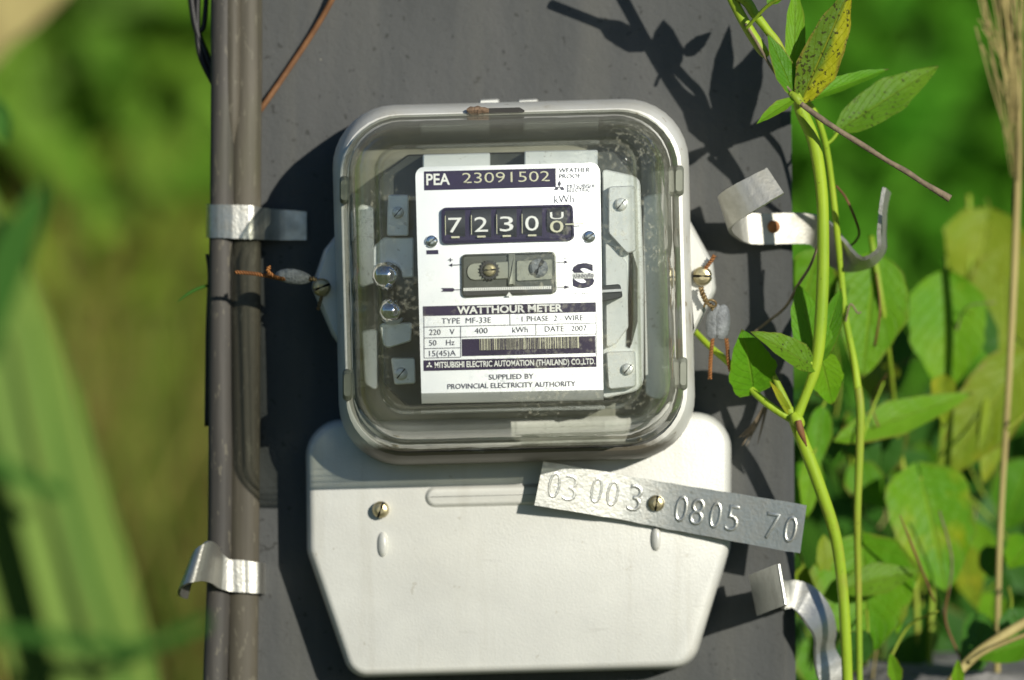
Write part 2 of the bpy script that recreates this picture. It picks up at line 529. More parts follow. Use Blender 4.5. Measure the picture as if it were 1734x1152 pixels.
MT = dict(
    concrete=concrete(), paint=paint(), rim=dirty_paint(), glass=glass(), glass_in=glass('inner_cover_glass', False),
    cable=cable_mat('weathered_cable_sheath', (.042, .040, .036), (.085, .078, .068), (.02, .02, .02)),
    cable_b=cable_mat('weathered_flat_cable_sheath', (.062, .055, .040), (.115, .102, .076), (.03, .027, .02)),
    wire=simple('black_wire_sheath', (.012, .011, .012), None, .5),
    strap=aluminium('strap_aluminium', (.60, .59, .54), rough=.36, dirt=.6, bs=.25),
    strap_white=aluminium('oxidised_strap_aluminium', (.52, .51, .46), .52, .5, .25),
    strap_pale=aluminium('pale_strap_aluminium', (.60, .60, .57), .45, .5, .3),
    strap_dull=aluminium('dull_strap_aluminium', (.42, .41, .36), .5, .8, .3),
    tagm=aluminium('tag_aluminium', (.55, .56, .53), .32, .75, .17),
    steel=aluminium('bright_frame_steel', (.80, .82, .79), .30, .12, .04, metal=.45),
    chrome=simple('polished_screw', (.92, .92, .95), (.85, .86, .9), .08, 1, 100, .05),
    brass=simple('aged_brass', (.50, .44, .27), (.36, .31, .18), .38, .85, 260, .2),
    slot=simple('dark_slot', (.02, .018, .015), None, .7),
    plate=simple('nameplate_white', (.90, .90, .91), (.85, .86, .88), .42, .5, 120, .06, .0001),
    ink=simple('dark_violet_ink', (.030, .018, .060), (.022, .014, .045), .65, 0, 90, 0, spec=.2),
    white=simple('white_print', (.80, .80, .76), (.74, .74, .72), .5, 0, 90, 0),
    pale=simple('pale_number_print', (.62, .60, .42), (.52, .5, .36), .5, 0, 90, 0),
    grey=simple('grey_print', (.10, .09, .13), (.075, .07, .10), .7, 0, 90, 0, spec=.15),
    black=simple('black_plastic', (.012, .012, .013), None, .4),
    drum=simple('counter_drum', (.022, .021, .024), (.03, .03, .032), .45, 0, 90, .1),
    inside=simple('grey_inner_casting', (.26, .27, .22), (.17, .18, .14), .5, .3, 40, .15),
    frame_dark=simple('dark_movement_plate', (.085, .09, .078), (.05, .055, .045), .4, .5, 60, .1),
    floor=simple('dim_inner_floor', (.30, .30, .235), (.20, .20, .155), .5, .2, 40, .15),
    disc=simple('meter_disc_rim', (.8, .8, .8), None, .3, .4),
    lead=simple('grey_lead', (.25, .265, .27), (.14, .15, .155), .6, .25, 260, .8, .0008),
    rust=simple('rusty_wire', (.36, .15, .04), (.20, .08, .025), .65, .25, 300, .3),
    old_wire=simple('tarnished_wire', (.30, .22, .10), (.20, .13, .06), .5, .5, 300, .3),
    stem=stem_mat('green_stem', (.33, .46, .028), (.22, .36, .020)),
    stem_dark=stem_mat('dull_green_stem', (.22, .36, .022), (.30, .33, .04)),
    twig=simple('dead_twig_bark', (.25, .19, .12), (.13, .10, .065), .8, 0, 260, .6, .0006),
    brown=simple('brown_tendril', (.22, .10, .035), (.13, .055, .02), .7, 0, 150, .3),
    straw=simple('dry_straw', (.42, .35, .13), (.30, .24, .085), .7, 0, 150, .3, .0003, (1, 1, .2)),
    crud=simple('dried_mud', (.24, .16, .10), (.12, .075, .045), .9, 0, 300, .9, .001),
    stone=simple('weathered_stone', (.26, .25, .24), (.15, .145, .14), .9, 0, 40, .8, .003),
    blade=simple('grass_blade', (.135, .215, .036), (.095, .165, .028), .6, 0, 12, .2, .0005, (6, 6, .3), spec=.1),
    blade_dark=simple('dark_grass_blade', (.04, .12, .018), (.03, .09, .014), .8, 0, 20, .2, spec=.08),
    L_green=leafmat('leaf_fresh', (.085, .27, .010), (.13, .33, .012), (.20, .40, .03), (700, .90)),
    L_bright=leafmat('leaf_pale', (.15, .36, .014), (.20, .40, .018), (.26, .44, .05), (600, .92)),
    L_yellow=leafmat('leaf_yellowing', (.16, .26, .02), (.10, .21, .018), (.34, .36, .03), (800, .735), ((.42, .43, .014), 1.5, .55)),
    L_spot=leafmat('leaf_blistered', (.15, .30, .016), (.10, .23, .012), (.22, .36, .04), (1000, .775)),
    L_heart=leafmat('leaf_heart', (.10, .30, .008), (.18, .37, .010), (.26, .44, .04), (420, .90), ((.44, .45, .015), 0.0, .60)),
    L_olive=leafmat('leaf_olive', (.21, .33, .018), (.27, .34, .022), (.34, .43, .06), (420, .88), ((.48, .42, .03), 0.0, .57)),
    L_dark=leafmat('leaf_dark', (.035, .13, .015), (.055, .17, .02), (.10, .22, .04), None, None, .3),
    mass=massmat('undergrowth_leaves'),
)


def ground_mat():
    m, n, l, b, o = newmat('grassy_ground')
    b.inputs['Roughness'].default_value = .95
    a = noise(n, l, 1.3, 6, .6)
    c = ramp(n, l, a, [(.3, (.05, .085, .02)), (.55, (.09, .13, .03)), (.75, (.16, .13, .06))])
    l.new(c, b.inputs['Base Color'])
    bump(n, l, b, noise(n, l, 40, 5), .8, .03)
    return m


MT['ground'] = ground_mat()


# ================================================================== SETTING
def sheet(name, x0, x1, y0, y1, nx, ny, hf, mat):
    v = []; f = []
    for j in range(ny + 1):
        for i in range(nx + 1):
            x = x0 + (x1 - x0) * i / nx; y = y0 + (y1 - y0) * j / ny
            v.append((x, y, hf(x, y)))
    for j in range(ny):
        for i in range(nx):
            a = j * (nx + 1) + i
            f.append((a, a + 1, a + nx + 2, a + nx + 1))
    return build(name, v, f, mat, None, sharp=0)


g = sheet('ground', -300, 300, -300, 300, 30, 30, lambda x, y: 0.0, MT['ground'])
tag(g, kind='structure')


def bankf(x, y):
    t = min(max((y - 5.2) / 3.5, 0), 1)
    return -.05 + 4.2 * t * t * (3 - 2 * t) + .25 * math.sin(x * .9) * t + .12 * math.sin(x * 2.3 + y) * t


bk = sheet('hillside', -16, 16, 5.0, 14, 60, 24, bankf, MT['ground'])
tag(bk, kind='structure')


def leafmass(name, n, posf, sizef, colf, mat, label=None):
    """a mass of leaf-sized folded quads joined in one mesh (numpy)"""
    pos = np.array([posf() for _ in range(n)])
    size = np.array([sizef() for _ in range(n)])
    col = np.array([colf(p) for p in pos])
    d = rng.normal(size=(n, 3)); d[:, 2] -= .4; d[:, 1] -= .2
    d /= np.linalg.norm(d, axis=1)[:, None]
    nn = rng.normal(size=(n, 3)) * .38 + np.array([.4, -1.0, .4])
    s = np.cross(d, nn); s /= np.linalg.norm(s, axis=1)[:, None]
    nn = np.cross(s, d)
    L = size[:, None]; w = L * rng.uniform(.22, .38, (n, 1))
    base = pos; tip = pos + d * L
    m1 = pos + d * L * .4 + s * w + nn * L * .08
    m2 = pos + d * L * .4 - s * w + nn * L * .08
    c = pos + d * L * .45
    V = np.stack([base, m1, tip, m2, c], 1).reshape(-1, 3)
    idx = np.arange(n)[:, None] * 5
    F = np.concatenate([idx + np.array([[0, 1, 4]]), idx + np.array([[1, 2, 4]]), idx + np.array([[2, 3, 4]]), idx + np.array([[3, 0, 4]])], 1).reshape(-1)
    me = bpy.data.meshes.new(name)
    org = np.array([pos[:, 0].mean(), pos[:, 1].mean(), pos[:, 2].min()])
    me.vertices.add(n * 5); me.vertices.foreach_set('co', (V - org).astype(np.float32).ravel())
    me.loops.add(n * 12); me.loops.foreach_set('vertex_index', F.astype(np.int32))
    me.polygons.add(n * 4); me.polygons.foreach_set('loop_start', np.arange(0, n * 12, 3, dtype=np.int32))
    me.update(calc_edges=True)
    at = me.attributes.new('leaf_colour', 'FLOAT_COLOR', 'POINT')
    cc = np.concatenate([np.repeat(col, 5, 0), np.ones((n * 5, 1))], 1)
    at.data.foreach_set('color', cc.astype(np.float32).ravel())
    me.materials.append(mat); me.validate()
    o = bpy.data.objects.new(name, me); COL.objects.link(o); o.location = org
    o['kind'] = 'stuff'
    if label: o['label'] = label
    return o


def jit(c, a=.25):
    k = random.uniform(1 - a, 1 + a)
    return tuple(x * k * random.uniform(.9, 1.1) for x in c)


U = random.uniform
# deep green thicket beyond the post on the right, brighter clumps on the left
def pos_right():
    x = U(-.15, 4.5); z = U(.3, 2.9)
    return (x, 3.3 + .03 * math.sin(x * 3.1 + z * 2) + .02 * math.sin(z * 4.3 - x) + U(0, .10), z)
def pos_left():
    x = U(-4.5, .1); z = U(.3, 2.9)
    return (x, 3.0 + .05 * math.sin(x * 3.7 + z * 2.3) + .04 * math.sin(z * 4.9 - x) + U(0, .22), z)
CR = [(.10, .30, .020), (.115, .32, .022), (.09, .28, .018)]
def col_right(p):
    f = .5 + .5 * math.sin(p[0] * 2.1 + .6) * math.sin(p[2] * 1.9 + 1.0)
    return jit(CR[0] if f > .6 else CR[1] if f > .25 else CR[2], .3)
CL = [(.12, .245, .024), (.165, .23, .022), (.11, .22, .030)]
def col_left(p):
    f = .5 + .5 * math.sin(p[0] * 5.3 + 1.0) * math.sin(p[2] * 4.1)
    return jit(CL[1] if f > .6 else CL[0] if f > .3 else CL[2], .3)
leafmass('green_thicket', 34000, pos_right, lambda: U(.07, .16), col_right, MT['mass'], 'deep green thicket out of focus beyond the post on the right')
leafmass('yellow_green_thicket', 26000, pos_left, lambda: U(.07, .16), col_left, MT['mass'], 'bright yellow green thicket out of focus beyond the cables')


def blades(name, n, xf, hf, colf, lean, wid, label):
    V = []; F = []; Cc = []
    for i in range(n):
        x, y = xf(); h = hf(x); a = U(0, 6.28); w = wid * U(.6, 1.3)
        dx, dy = math.cos(a) * w, math.sin(a) * w
        lx, ly = random.gauss(0, lean) * h, random.gauss(0, lean) * h
        b = len(V); c = colf()
        for t, ww in ((0, 1), (.35, .9), (.7, .6)):
            X, Y, Z = x + lx * t * t, y + ly * t * t, h * t * (1 - .12 * t)
            V += [(X - dx * ww, Y - dy * ww, Z), (X + dx * ww, Y + dy * ww, Z)]
        V.append((x + lx, y + ly, h * .86)); F += [(b, b + 1, b + 3, b + 2), (b + 2, b + 3, b + 5, b + 4), (b + 4, b + 5, b + 6)]
        Cc += [c] * 7
    o = build(name, V, F, MT['mass'], None, sharp=0)
    at = o.data.attributes.new('leaf_colour', 'FLOAT_COLOR', 'POINT')
    at.data.foreach_set('color', np.array([tuple(c) + (1,) for c in Cc], np.float32).ravel())
    o['kind'] = 'stuff'; o['label'] = label
    return o


TAN = [(.25, .20, .055), (.20, .18, .045), (.17, .13, .04), (.12, .19, .022), (.14, .20, .03)]
blades('dry_grass', 5200, lambda: (U(-3.2, -.12), U(1.7, 2.7)), lambda x: max(.2, random.gauss(1.54, .10)),
       lambda: jit(random.choice(TAN), .25), .10, .006, 'tall dry tan grass out of focus at the lower left')
blades('green_grass', 5000, lambda: (U(-.1, 3.2), U(1.6, 2.6)), lambda x: max(.2, random.gauss(1.42, .08)),
       lambda: jit(random.choice([(.05, .15, .015), (.04, .12, .012), (.07, .18, .02)]), .25), .10, .006, 'dark green grass out of focus beyond the vines')

# ================================================================== THE POST
def post():
    m = Mesh()
    def ring(z, half_l, half_r, th):
        c = .004
        xl, xr = half_l, half_r
        return [Vector(p) for p in ((xl + c, 0, z), (xr - c, 0, z), (xr, c, z), (xr, th - c, z), (xr - c, th, z), (xl + c, th, z), (xl, th - c, z), (xl, c, z))]
    def xs(z):
        py = 576 - (z - CAM_Z) / (CAM_D * K)
        return ((384 - 10 * py / 1152) - 867) * CAM_D * K, ((1340 + 9 * py / 1152) - 867) * CAM_D * K
    m.loops([ring(z, *xs(z), .16) for z in (-.1, .6, 1.0, 1.25, 1.5, 2.2, 3.4)])
    o = m.obj('concrete_post', MT['concrete'], sharp=30)
    tag(o, 'dark grey square concrete post that carries the electricity meter', 'post')


post()

# cables strapped to the post's left edge
def cable(name, xs, r, d, mat, label, sq=1.0):
    m = Mesh()
    pts = [P(x, y, d) for x, y in xs]
    lo = pts[-1].copy(); lo.z = 0; hi = pts[0].copy(); hi.z = 2.6
    c = [Vector(p) for p in cr([tuple(p) for p in pts], 6)]
    tube(m, [hi, pts[0] + Vector((0, 0, .02))] + c + [lo], [r] * (len(c) + 3), 18, 1)
    for v in m.v:
        v.y = -d / 1000 + (v.y + d / 1000) * sq
    o = m.obj(name, mat, sharp=0)
    tag(o, label, 'cable', 'cables running down the post')


cable('power_cable', [(378, -120), (378, 100), (377, 300), (374, 600), (373, 900), (364, 1170), (362, 1270)], .0042, 5, MT['cable'],
      'round grey brown cable at the far left edge of the post')
cable('power_cable', [(417, -120), (418, 100), (416, 300), (415, 600), (413, 900), (410, 1170), (409, 1270)], .0052, 4, MT['cable_b'],
      'flat grey brown cable lying between the round cable and the meter', .75)
# flap of sheath that still joins both cables above the upper strap
m = Mesh()
tube(m, [P(394, y, 6.3) for y in (-160, -80, 40, 140, 200, 230, 250)], [.0030, .0030, .0030, .0029, .0024, .0012, .0003], 12)
o = m.obj('cable_sheath', MT['cable_b'], sharp=0)
tag(o, 'strip of sheath joining both cables above the upper left strap', 'cable')

m = Mesh()
for pts, r in (([(318, -60), (330, 40), (352, 100), (366, 140)], .0012), ([(338, -60), (334, 30), (338, 90), (358, 135), (368, 150)], .0011),
               ([(352, -60), (346, 40), (335, 60), (350, 120), (372, 128)], .0009)):
    tube(m, [P(x, y, -2) for x, y in pts], r, 7)
tag(m.obj('black_wire', MT['wire'], sharp=0), 'thin black wires looping beside the cables at the top left', 'wire')

m = Mesh()
tube(m, [P(351, 430, 1), P(355, 470, 1), P(352, 560, 1), P(351, 640, 1), P(350, 722, 1)], [.0006, .0007, .0008, .0008, .0008], 7)
tag(m.obj('black_wire', MT['wire'], sharp=0), 'short black wire tail hugging the left side of the round cable', 'wire')

m = Mesh()
tube(m, [P(590, -60, 8), P(562, 0, 5), P(530, 55, 3), P(480, 130, 2.5), P(440, 188, 3), P(405, 240, -4)], .0010, 7)
tag(m.obj('brown_tendril', MT['brown'], sharp=0), 'thin brown dry tendril crossing the post face behind the cables at top', 'tendril')

# ------------------------------------------------------------------ straps
def strap(label, pts, thick=.0009, mat='strap', jit_=0.00004, extra=None):
    root = None
    m = Mesh()
    ribbon(m, [(P(*c), W3(*w)) for c, w in pts], thick, 8, jit_)
    o = m.obj('metal_strap', MT[mat], sharp=40)
    tag(o, label, 'strap', 'metal straps nailed round the post')
    return o


strap('bright metal strap wrapped over both cables beside the meter',
      [((352, 374, -22), (0, 28)), ((353, 375, 2), (0, 28)), ((360, 375, 8.5), (0, 28)), ((380, 375, 10.2), (0, 28)), ((405, 376, 10.4), (0, 28.5)), ((428, 377, 9.6), (0, 28)),
       ((446, 379, 6.2), (0, 27)), ((470, 381, 2.4), (0, 26)), ((498, 382, 1.2), (0, 25)), ((519, 383, .8), (0, 24))])
strap('lower left metal strap with its loose end curled outwards off the cables',
      [((447, 981, -8), (0, 26)), ((446, 980, 3), (0, 26)), ((437, 979, 8.4), (0, 26)), ((410, 976, 9.8), (1, 27)), ((388, 974, 10.4), (0, 27)), ((372, 966, 12.5), (-2, 30)), ((360, 954, 18), (-4, 33)),
       ((346, 950, 22.5), (-7, 33)), ((330, 956, 24), (-10, 31)), ((317, 967, 20), (-11, 29)), ((313, 984, 13), (-9, 25)), ((322, 992, 8), (-6, 22))])
sp = strap('twisted pale metal strap at right whose hooked end curls upwards beside the meter',
      [((1313, 307, 36), (-13, -21, -2)), ((1285, 322, 37.5), (-13, -22, -2)), ((1256, 338, 36.5), (-12, -24, -1)), ((1233, 353, 32), (-11, -25, 1)), ((1228, 364, 24), (-9, -26, 3)), ((1242, 376, 14.5), (-6, -26, 2)),
       ((1262, 386, 10), (-3, -26, 0)), ((1290, 388, 8), (0, -26, 0)), ((1335, 387, 5.2), (1, -26, 0)), ((1370, 388, 3), (2, -25, 1)), ((1392, 398, 3), (11, -21, 4)),
       ((1413, 424, 2), (14, -14, 9)), ((1440, 446, 5), (8, -11, 11)), ((1470, 444, 9), (-8, -6, 12)), ((1492, 424, 12), (-10, -1, 12)), ((1493, 395, 14), (-10, 0, 11)), ((1496, 350, 15), (-9, -1, 11)), ((1502, 322, 16), (-9, -2, 10))],
      .0013, 'strap_white')
m = Mesh()
c0 = P(1310, 384, 7.6)
m.loops([[c0 + Vector((math.cos(a) * r, y, math.sin(a) * r)) for a in np.linspace(0, 2 * math.pi, 13)[:-1]] for r, y in ((.0022, 0), (.0021, -.0009), (.0011, -.0013), (.0004, -.0014))])
o = m.obj('rusty_nail_head', MT['rust'], sp)
strap('lower right strap with a square grey tab and a twisted tail',
      [((1277, 1008, 14), (7, 34, 0)), ((1300, 999, 28), (6, 34, 0)), ((1321, 991, 42), (6, 34, 0)), ((1325, 991, 42), (5, 32, 0)), ((1324, 1003, 24), (2, 26, 0)), ((1328, 1008, 8), (0, 24, 0)), ((1345, 1006, 4), (-4, 23, 0)),
       ((1366, 1018, 5), (-14, 21, 3)), ((1386, 1044, 6), (-20, 14, 6)), ((1397, 1072, 4), (-20, 6, 6)), ((1396, 1100, 1), (-18, 3, 5)), ((1405, 1132, 0), (-23, 8, 3)), ((1425, 1172, -4), (-23, 11, 0)), ((1440, 1215, -14), (-22, 8, 0))],
      .0010, 'strap_pale')

# ================================================================== THE METER
meter = empty('electricity_meter', M(0, 300, 0), 'grey electricity meter with a clear glass cover and white nameplate on the post', 'electricity meter')


def rrl(hw, hh, r, d, du=0, dv=0, n=9):
    return [M(u + du, v + dv, d) for u, v in rr(hw, hh, r, n)]


m = Mesh()
m.loops([rrl(*a) for a in ((296, 300, 104, 0), (301, 305, 106, 16), (301.5, 305, 106, 26), (300, 303.2, 105, 37), (297, 299.5, 104, 42), (293.2, 295, 102, 45.6), (289, 289.5, 99.5, 47.6),
                           (283, 284, 98, 48), (280, 281, 96, 46), (274, 276, 92, 22), (266, 268, 86, 18))])
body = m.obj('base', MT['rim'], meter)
# inner floor, a grey casting
m = Mesh(); m.loops([rrl(272, 274, 92, 18.6), rrl(250, 252, 80, 19.2)])
m.obj('inner_casting', MT['floor'], body)

# side ears carrying the sealing screws
def ear(corners, d0, d1):
    m = Mesh()
    p = rpoly(corners, 6)
    m.loops([[P(x, y, d) for x, y in q] for q, d in ((inset(p, -1), d0), (p, d1 - 4), (inset(p, 2), d1 - 1), (inset(p, 6), d1))])
    return m.obj('ear', MT['paint'], meter)


ear([(584, 380, 8), (584, 600, 8), (562, 566, 12), (528, 486, 20), (549, 424, 10)], 12, 30)
ear([(1156, 352, 6), (1207, 446, 24), (1212, 492, 24), (1170, 574, 16), (1158, 620, 8)], 12, 30)


def screw(name, px, py, d, r, h, ang, parent, mat='brass', slotw=.13):
    """domed slotted screw: two half domes beside a dark slot, as a part; r and h in pixels/mm"""
    if d > 70: d -= bow(px, py)
    root = P(px, py, d)
    R_ = r * (CAM_D - d / 1000) * K; H = h / 1000
    m = Mesh(); n = 20
    prof = [(1.0, 0), (1.0, .45), (.93, .72), (.74, .92), (.4, 1.0), (.05, 1.0)]
    s, c = math.sin(R(ang)), math.cos(R(ang))
    for side in (1, -1):
        for (ra, ha), (rb, hb) in zip(prof[:-1], prof[1:]):
            for i in range(n):
                a0, a1 = math.pi * i / n, math.pi * (i + 1) / n
                q = []
                for rr_, hh_, a in ((ra, ha, a0), (ra, ha, a1), (rb, hb, a1), (rb, hb, a0)):
                    x, z = rr_ * math.cos(a), side * max(rr_ * math.sin(a), slotw if rr_ > slotw else rr_ * .99)
                    X, Z = x * c - z * s, x * s + z * c
                    q.append(root + Vector((X * R_, -hh_ * H, Z * R_)))
                m.add(q, [(0, 1, 2, 3)])
        # slot wall
        q = []
        for x, z, h_ in ((-.97, slotw, .3), (.97, slotw, .3), (.8, slotw, .9), (-.8, slotw, .9)):
            z *= side
            q.append(root + Vector(((x * c - z * s) * R_, -h_ * H, (x * s + z * c) * R_)))
        m.add(q, [(0, 1, 2, 3)])
    o = m.obj(name, MT[mat], parent, sharp=40)
    f = Mesh()
    f.loops([[root + Vector((R_ * k * math.cos(a), -hh_ * H, R_ * k * math.sin(a))) for a in np.linspace(0, 2 * math.pi, 17)[:-1]] for k, hh_ in ((.97, .0), (.95, .42))])
    f.obj('slot', MT['slot'], o)
    return o


screw('sealing_screw', 545, 487, 30, 15.5, 3.6, 22, meter)
screw('sealing_screw', 1189, 468, 30, 16.5, 3.6, 0, meter)

# hanging lug at the top
for a, b in ((812, 845), (877, 911)):
    m = Mesh()
    p = rpoly([(a, 169, 4), (b, 167.5, 4), (b + 2, 200, 3), (a - 2, 201, 3)], 3)
    m.loops([[P(x, y, d) for x, y in q] for q, d in ((p, 8), (p, 22), (inset(p, 2), 24))])
    m.obj('hanging_lug', MT['paint'], meter)
m = Mesh()
p = rpoly([(806, 184, 2), (880, 182, 2), (893, 190, 2), (806, 193, 2)], 3)
m.loops([[P(x, y, d) for x, y in p] for d in (46.5, 48.6)])
m.obj('drain_slot', MT['slot'], meter)

# small cover lugs on the rim
for cx, cy, w, h in ((1150, 306, 8, 26), (1157, 633, 7, 28), (583, 322, 8, 24), (588, 652, 8, 27)):
    m = Mesh()
    m.loops([[P(cx + x, cy + y, d) for x, y in rr(w * k, h * k, w * k * .9, 4)] for k, d in ((1, 44), (1, 50), (.9, 52), (.7, 52.8))])
    m.obj('cover_lug', MT['inside'], meter)

# --- the glass cover
prof = [(48.3, 284.5, 284, 100, -1, -4), (51, 283.5, 283, 100, -1, -4), (53, 278, 278, 97, -2, -4), (62, 274, 274, 93, -3, -5), (72, 269, 269, 88, -4, -6), (79, 263, 264, 82, -5, -6),
        (84, 255, 257, 76, -6, -7), (87, 246, 249, 68, -7, -8), (88.6, 236, 240, 58, -8, -8), (89, 229, 234, 50, -8, -8), (88.2, 224.5, 230, 46, -8, -8), (88.0, 222, 228, 44, -9, -9), (89.5, 219.5, 225.5, 41, -9, -9), (91.6, 217, 223, 39, -9, -9),
        (92.8, 213, 219.5, 36, -9, -9), (93.2, 206, 213, 32, -9, -9)]
m = Mesh()
m.loops([rrl(hw, hh, r, d, du, dv) for d, hw, hh, r, du, dv in prof], cap0=False)
gl = m.obj('glass_cover', MT['glass'], meter, sharp=60)
m = Mesh()
m.loops([rrl(hw - 9, hh - 9, r - 6, d - 2.2, du, dv) for d, hw, hh, r, du, dv in prof[2:]], cap0=False)
m.obj('inner_glass_face', MT['glass_in'], gl, sharp=60)

# --- movement behind the glass
mov = Mesh()
p = rpoly([(640, 300, 20), (690, 262, 14), (1040, 254, 14), (1078, 300, 20), (1082, 640, 20), (1050, 680, 14), (690, 690, 14), (648, 650, 20)], 4)
mov.loops([[P(x, y, d) for x, y in q] for q, d in ((p, 19), (p, 40), (inset(p, 3), 41))])
movement = mov.obj('movement_frame', MT['frame_dark'], meter)


def plate(name, corners, d0, d1, mat, parent, ins=2):
    m = Mesh(); p = rpoly(corners, 3); F_ = TB if d0 > 70 else P
    m.loops([[F_(x, y, d) for x, y in q] for q, d in ((p, d0), (p, d1 - .4), (inset(p, ins), d1))])
    return m.obj(name, MT[mat], parent)


plate('frame_plate', [(716, 262, 3), (830, 259, 3), (830, 300, 3), (716, 300, 3)], 41, 58, 'steel', movement)
plate('frame_plate', [(888, 256, 3), (1012, 254, 3), (1012, 300, 3), (888, 300, 3)], 41, 58, 'steel', movement)
plate('frame_plate', [(657, 330, 4), (692, 330, 4), (692, 400, 4), (655, 400, 4)], 41, 52, 'steel', movement)
plate('frame_plate', [(632, 418, 14), (650, 402, 8), (700, 402, 3), (700, 470, 3), (632, 475, 3)], 41, 50, 'steel', movement)
plate('frame_plate', [(642, 548, 5), (698, 546, 4), (696, 578, 4), (650, 592, 10)], 41, 54, 'steel', movement)
plate('frame_plate', [(662, 606, 4), (702, 606, 4), (704, 650, 5), (668, 652, 5)], 41, 50, 'steel', movement)
plate('frame_plate', [(1030, 316, 6), (1076, 314, 6), (1078, 425, 6), (1062, 430, 8), (1030, 395, 10)], 41, 54, 'steel', movement)
plate('frame_plate', [(1024, 410, 4), (1040, 418, 6), (1062, 445, 8), (1064, 555, 8), (1044, 582, 8), (1026, 590, 4)], 41, 50, 'steel', movement)
plate('frame_plate', [(1026, 596, 4), (1076, 594, 4), (1078, 655, 6), (1030, 660, 6)], 41, 52, 'steel', movement)
plate('bracket_and_refraction', [(1020, 286, 6), (1084, 300, 18), (1090, 470, 6), (1090, 660, 24), (1020, 676, 6)], 40, 47, 'steel', movement)  # the bracket itself
plate('bracket_and_refraction', [(1088, 332, 8), (1130, 325, 10), (1136, 470, 6), (1134, 690, 20), (1092, 668, 8)], 19, 30, 'steel', movement)  # added steel strip standing in for the bracket's bright refracted streak
plate('bracket_and_refraction', [(606, 345, 8), (634, 350, 6), (636, 480, 5), (608, 488, 6)], 19, 34, 'steel', movement)  # added strip, refracted image of the left frame plates
plate('bracket_and_refraction', [(612, 560, 6), (640, 556, 6), (640, 664, 6), (618, 650, 10)], 19, 34, 'steel', movement)  # added strip, lower refracted image on the left
plate('back_gap', [(1062, 420, 6), (1070, 420, 4), (1080, 455, 4), (1080, 545, 4), (1068, 590, 6), (1064, 588, 4), (1072, 545, 4), (1072, 455, 4)], 47, 47.6, 'frame_dark', movement, .5)
plate('brake_magnet', [(1018, 484, 3), (1050, 481, 5), (1055, 504, 5), (1018, 512, 3)], 50, 60, 'black', movement)
plate('meter_disc', [(1018, 491, 1), (1054, 489, 1), (1054, 494, 1), (1018, 496, 1)], 59, 61.5, 'disc', movement, .5)
for x, y, d, r in ((657, 467, 56, 27), (665, 527, 58, 24)):
    m = Mesh()
    c0 = P(x, y, 50)
    rr_ = r * .000188
    m.loops([[c0 + Vector((k * rr_ * math.cos(a), -h * .001, k * rr_ * math.sin(a))) for a in np.linspace(0, 2 * math.pi, 25)[:-1]] for k, h in ((1, 0), (1, 4), (.95, 6.5), (.82, 9), (.6, 11), (.3, 12.2), (.03, 12.5))])
    m.obj('terminal_knob', MT['chrome'], movement, sharp=30)
for x, y, d, r in ((674, 360, 52, 10), (679, 633, 50, 11), (1052, 346, 54, 11), (1063, 625, 52, 10)):
    screw('frame_screw', x, y, d, r, 2, 50, meter, 'steel', .1)


# --- nameplate with its print
T = TB


ND = 75.0              # nameplate depth
pl = Mesh()
rows = []
# slightly bowed sheet whose foot curls back
TL = [0, .003, .008, .016, .027, .04] + list(np.linspace(.1, .94, 8)) + list(np.linspace(.956, 1, 11))
for t in TL:
    d = ND if t <= .956 else ND - 60 * (t - .956) - 1500 * (t - .956) ** 2
    yl, yr = 283 + t * 401, 276 + t * 402
    xl, xr = 703 + t * 11, 1016 + t * 6
    ins = 0
    if t < .04: ins = 15 * (1 - math.sqrt(max(0, 1 - (1 - t / .04) ** 2)))
    rows.append([T(xl + ins + (xr - xl - 2 * ins) * s, yl + (yr - yl) * s, d) for s in np.linspace(0, 1, 9)])
n = 9; v = [p for r in rows for p in r]; f = []
back = [p + Vector((0, .0008, 0)) for p in v]
N = len(v)
for j in range(24):
    for i in range(8):
        a = j * n + i
        f.append((a, a + 1, a + n + 1, a + n)); f.append((N + a, N + a + n, N + a + n + 1, N + a + 1))
rim = [i for i in range(n)] + [j * n + n - 1 for j in range(1, 25)] + [24 * n + i for i in range(n - 2, -1, -1)] + [j * n for j in range(23, 0, -1)]
for a, b in zip(rim, rim[1:] + rim[:1]): f.append((b, a, N + a, N + b))
pl.add(v + back, f)
name_plate = pl.obj('nameplate', MT['plate'], meter, sharp=40)
INK = [0]


def patch(name, quad, mat, parent=None, lift=.15):
    """flat print: quad of photo pixels (tl, tr, br, bl)"""
    m = Mesh(); a, b, c, e = [Vector(q) for q in quad]
    nx_, ny_ = max(1, int((b - a).length / 14)), max(1, int((e - a).length / 8))
    g_ = [[a.lerp(b, i / nx_).lerp(e.lerp(c, i / nx_), j / ny_) for i in range(nx_ + 1)] for j in range(ny_ + 1)]
    m.loops([[T(q.x, q.y, ND + lift) for q in row] for row in g_], False, False, closed=False)
    return m.obj(name, MT[mat], parent or name_plate, sharp=0)


def bar(name, x0, y0, x1, y1, h, mat, lift=.15, parent=None):
    return patch(name, [(x0, y0), (x1, y1), (x1 + .4, y1 + h), (x0 + .4, y0 + h)], mat, parent, lift)


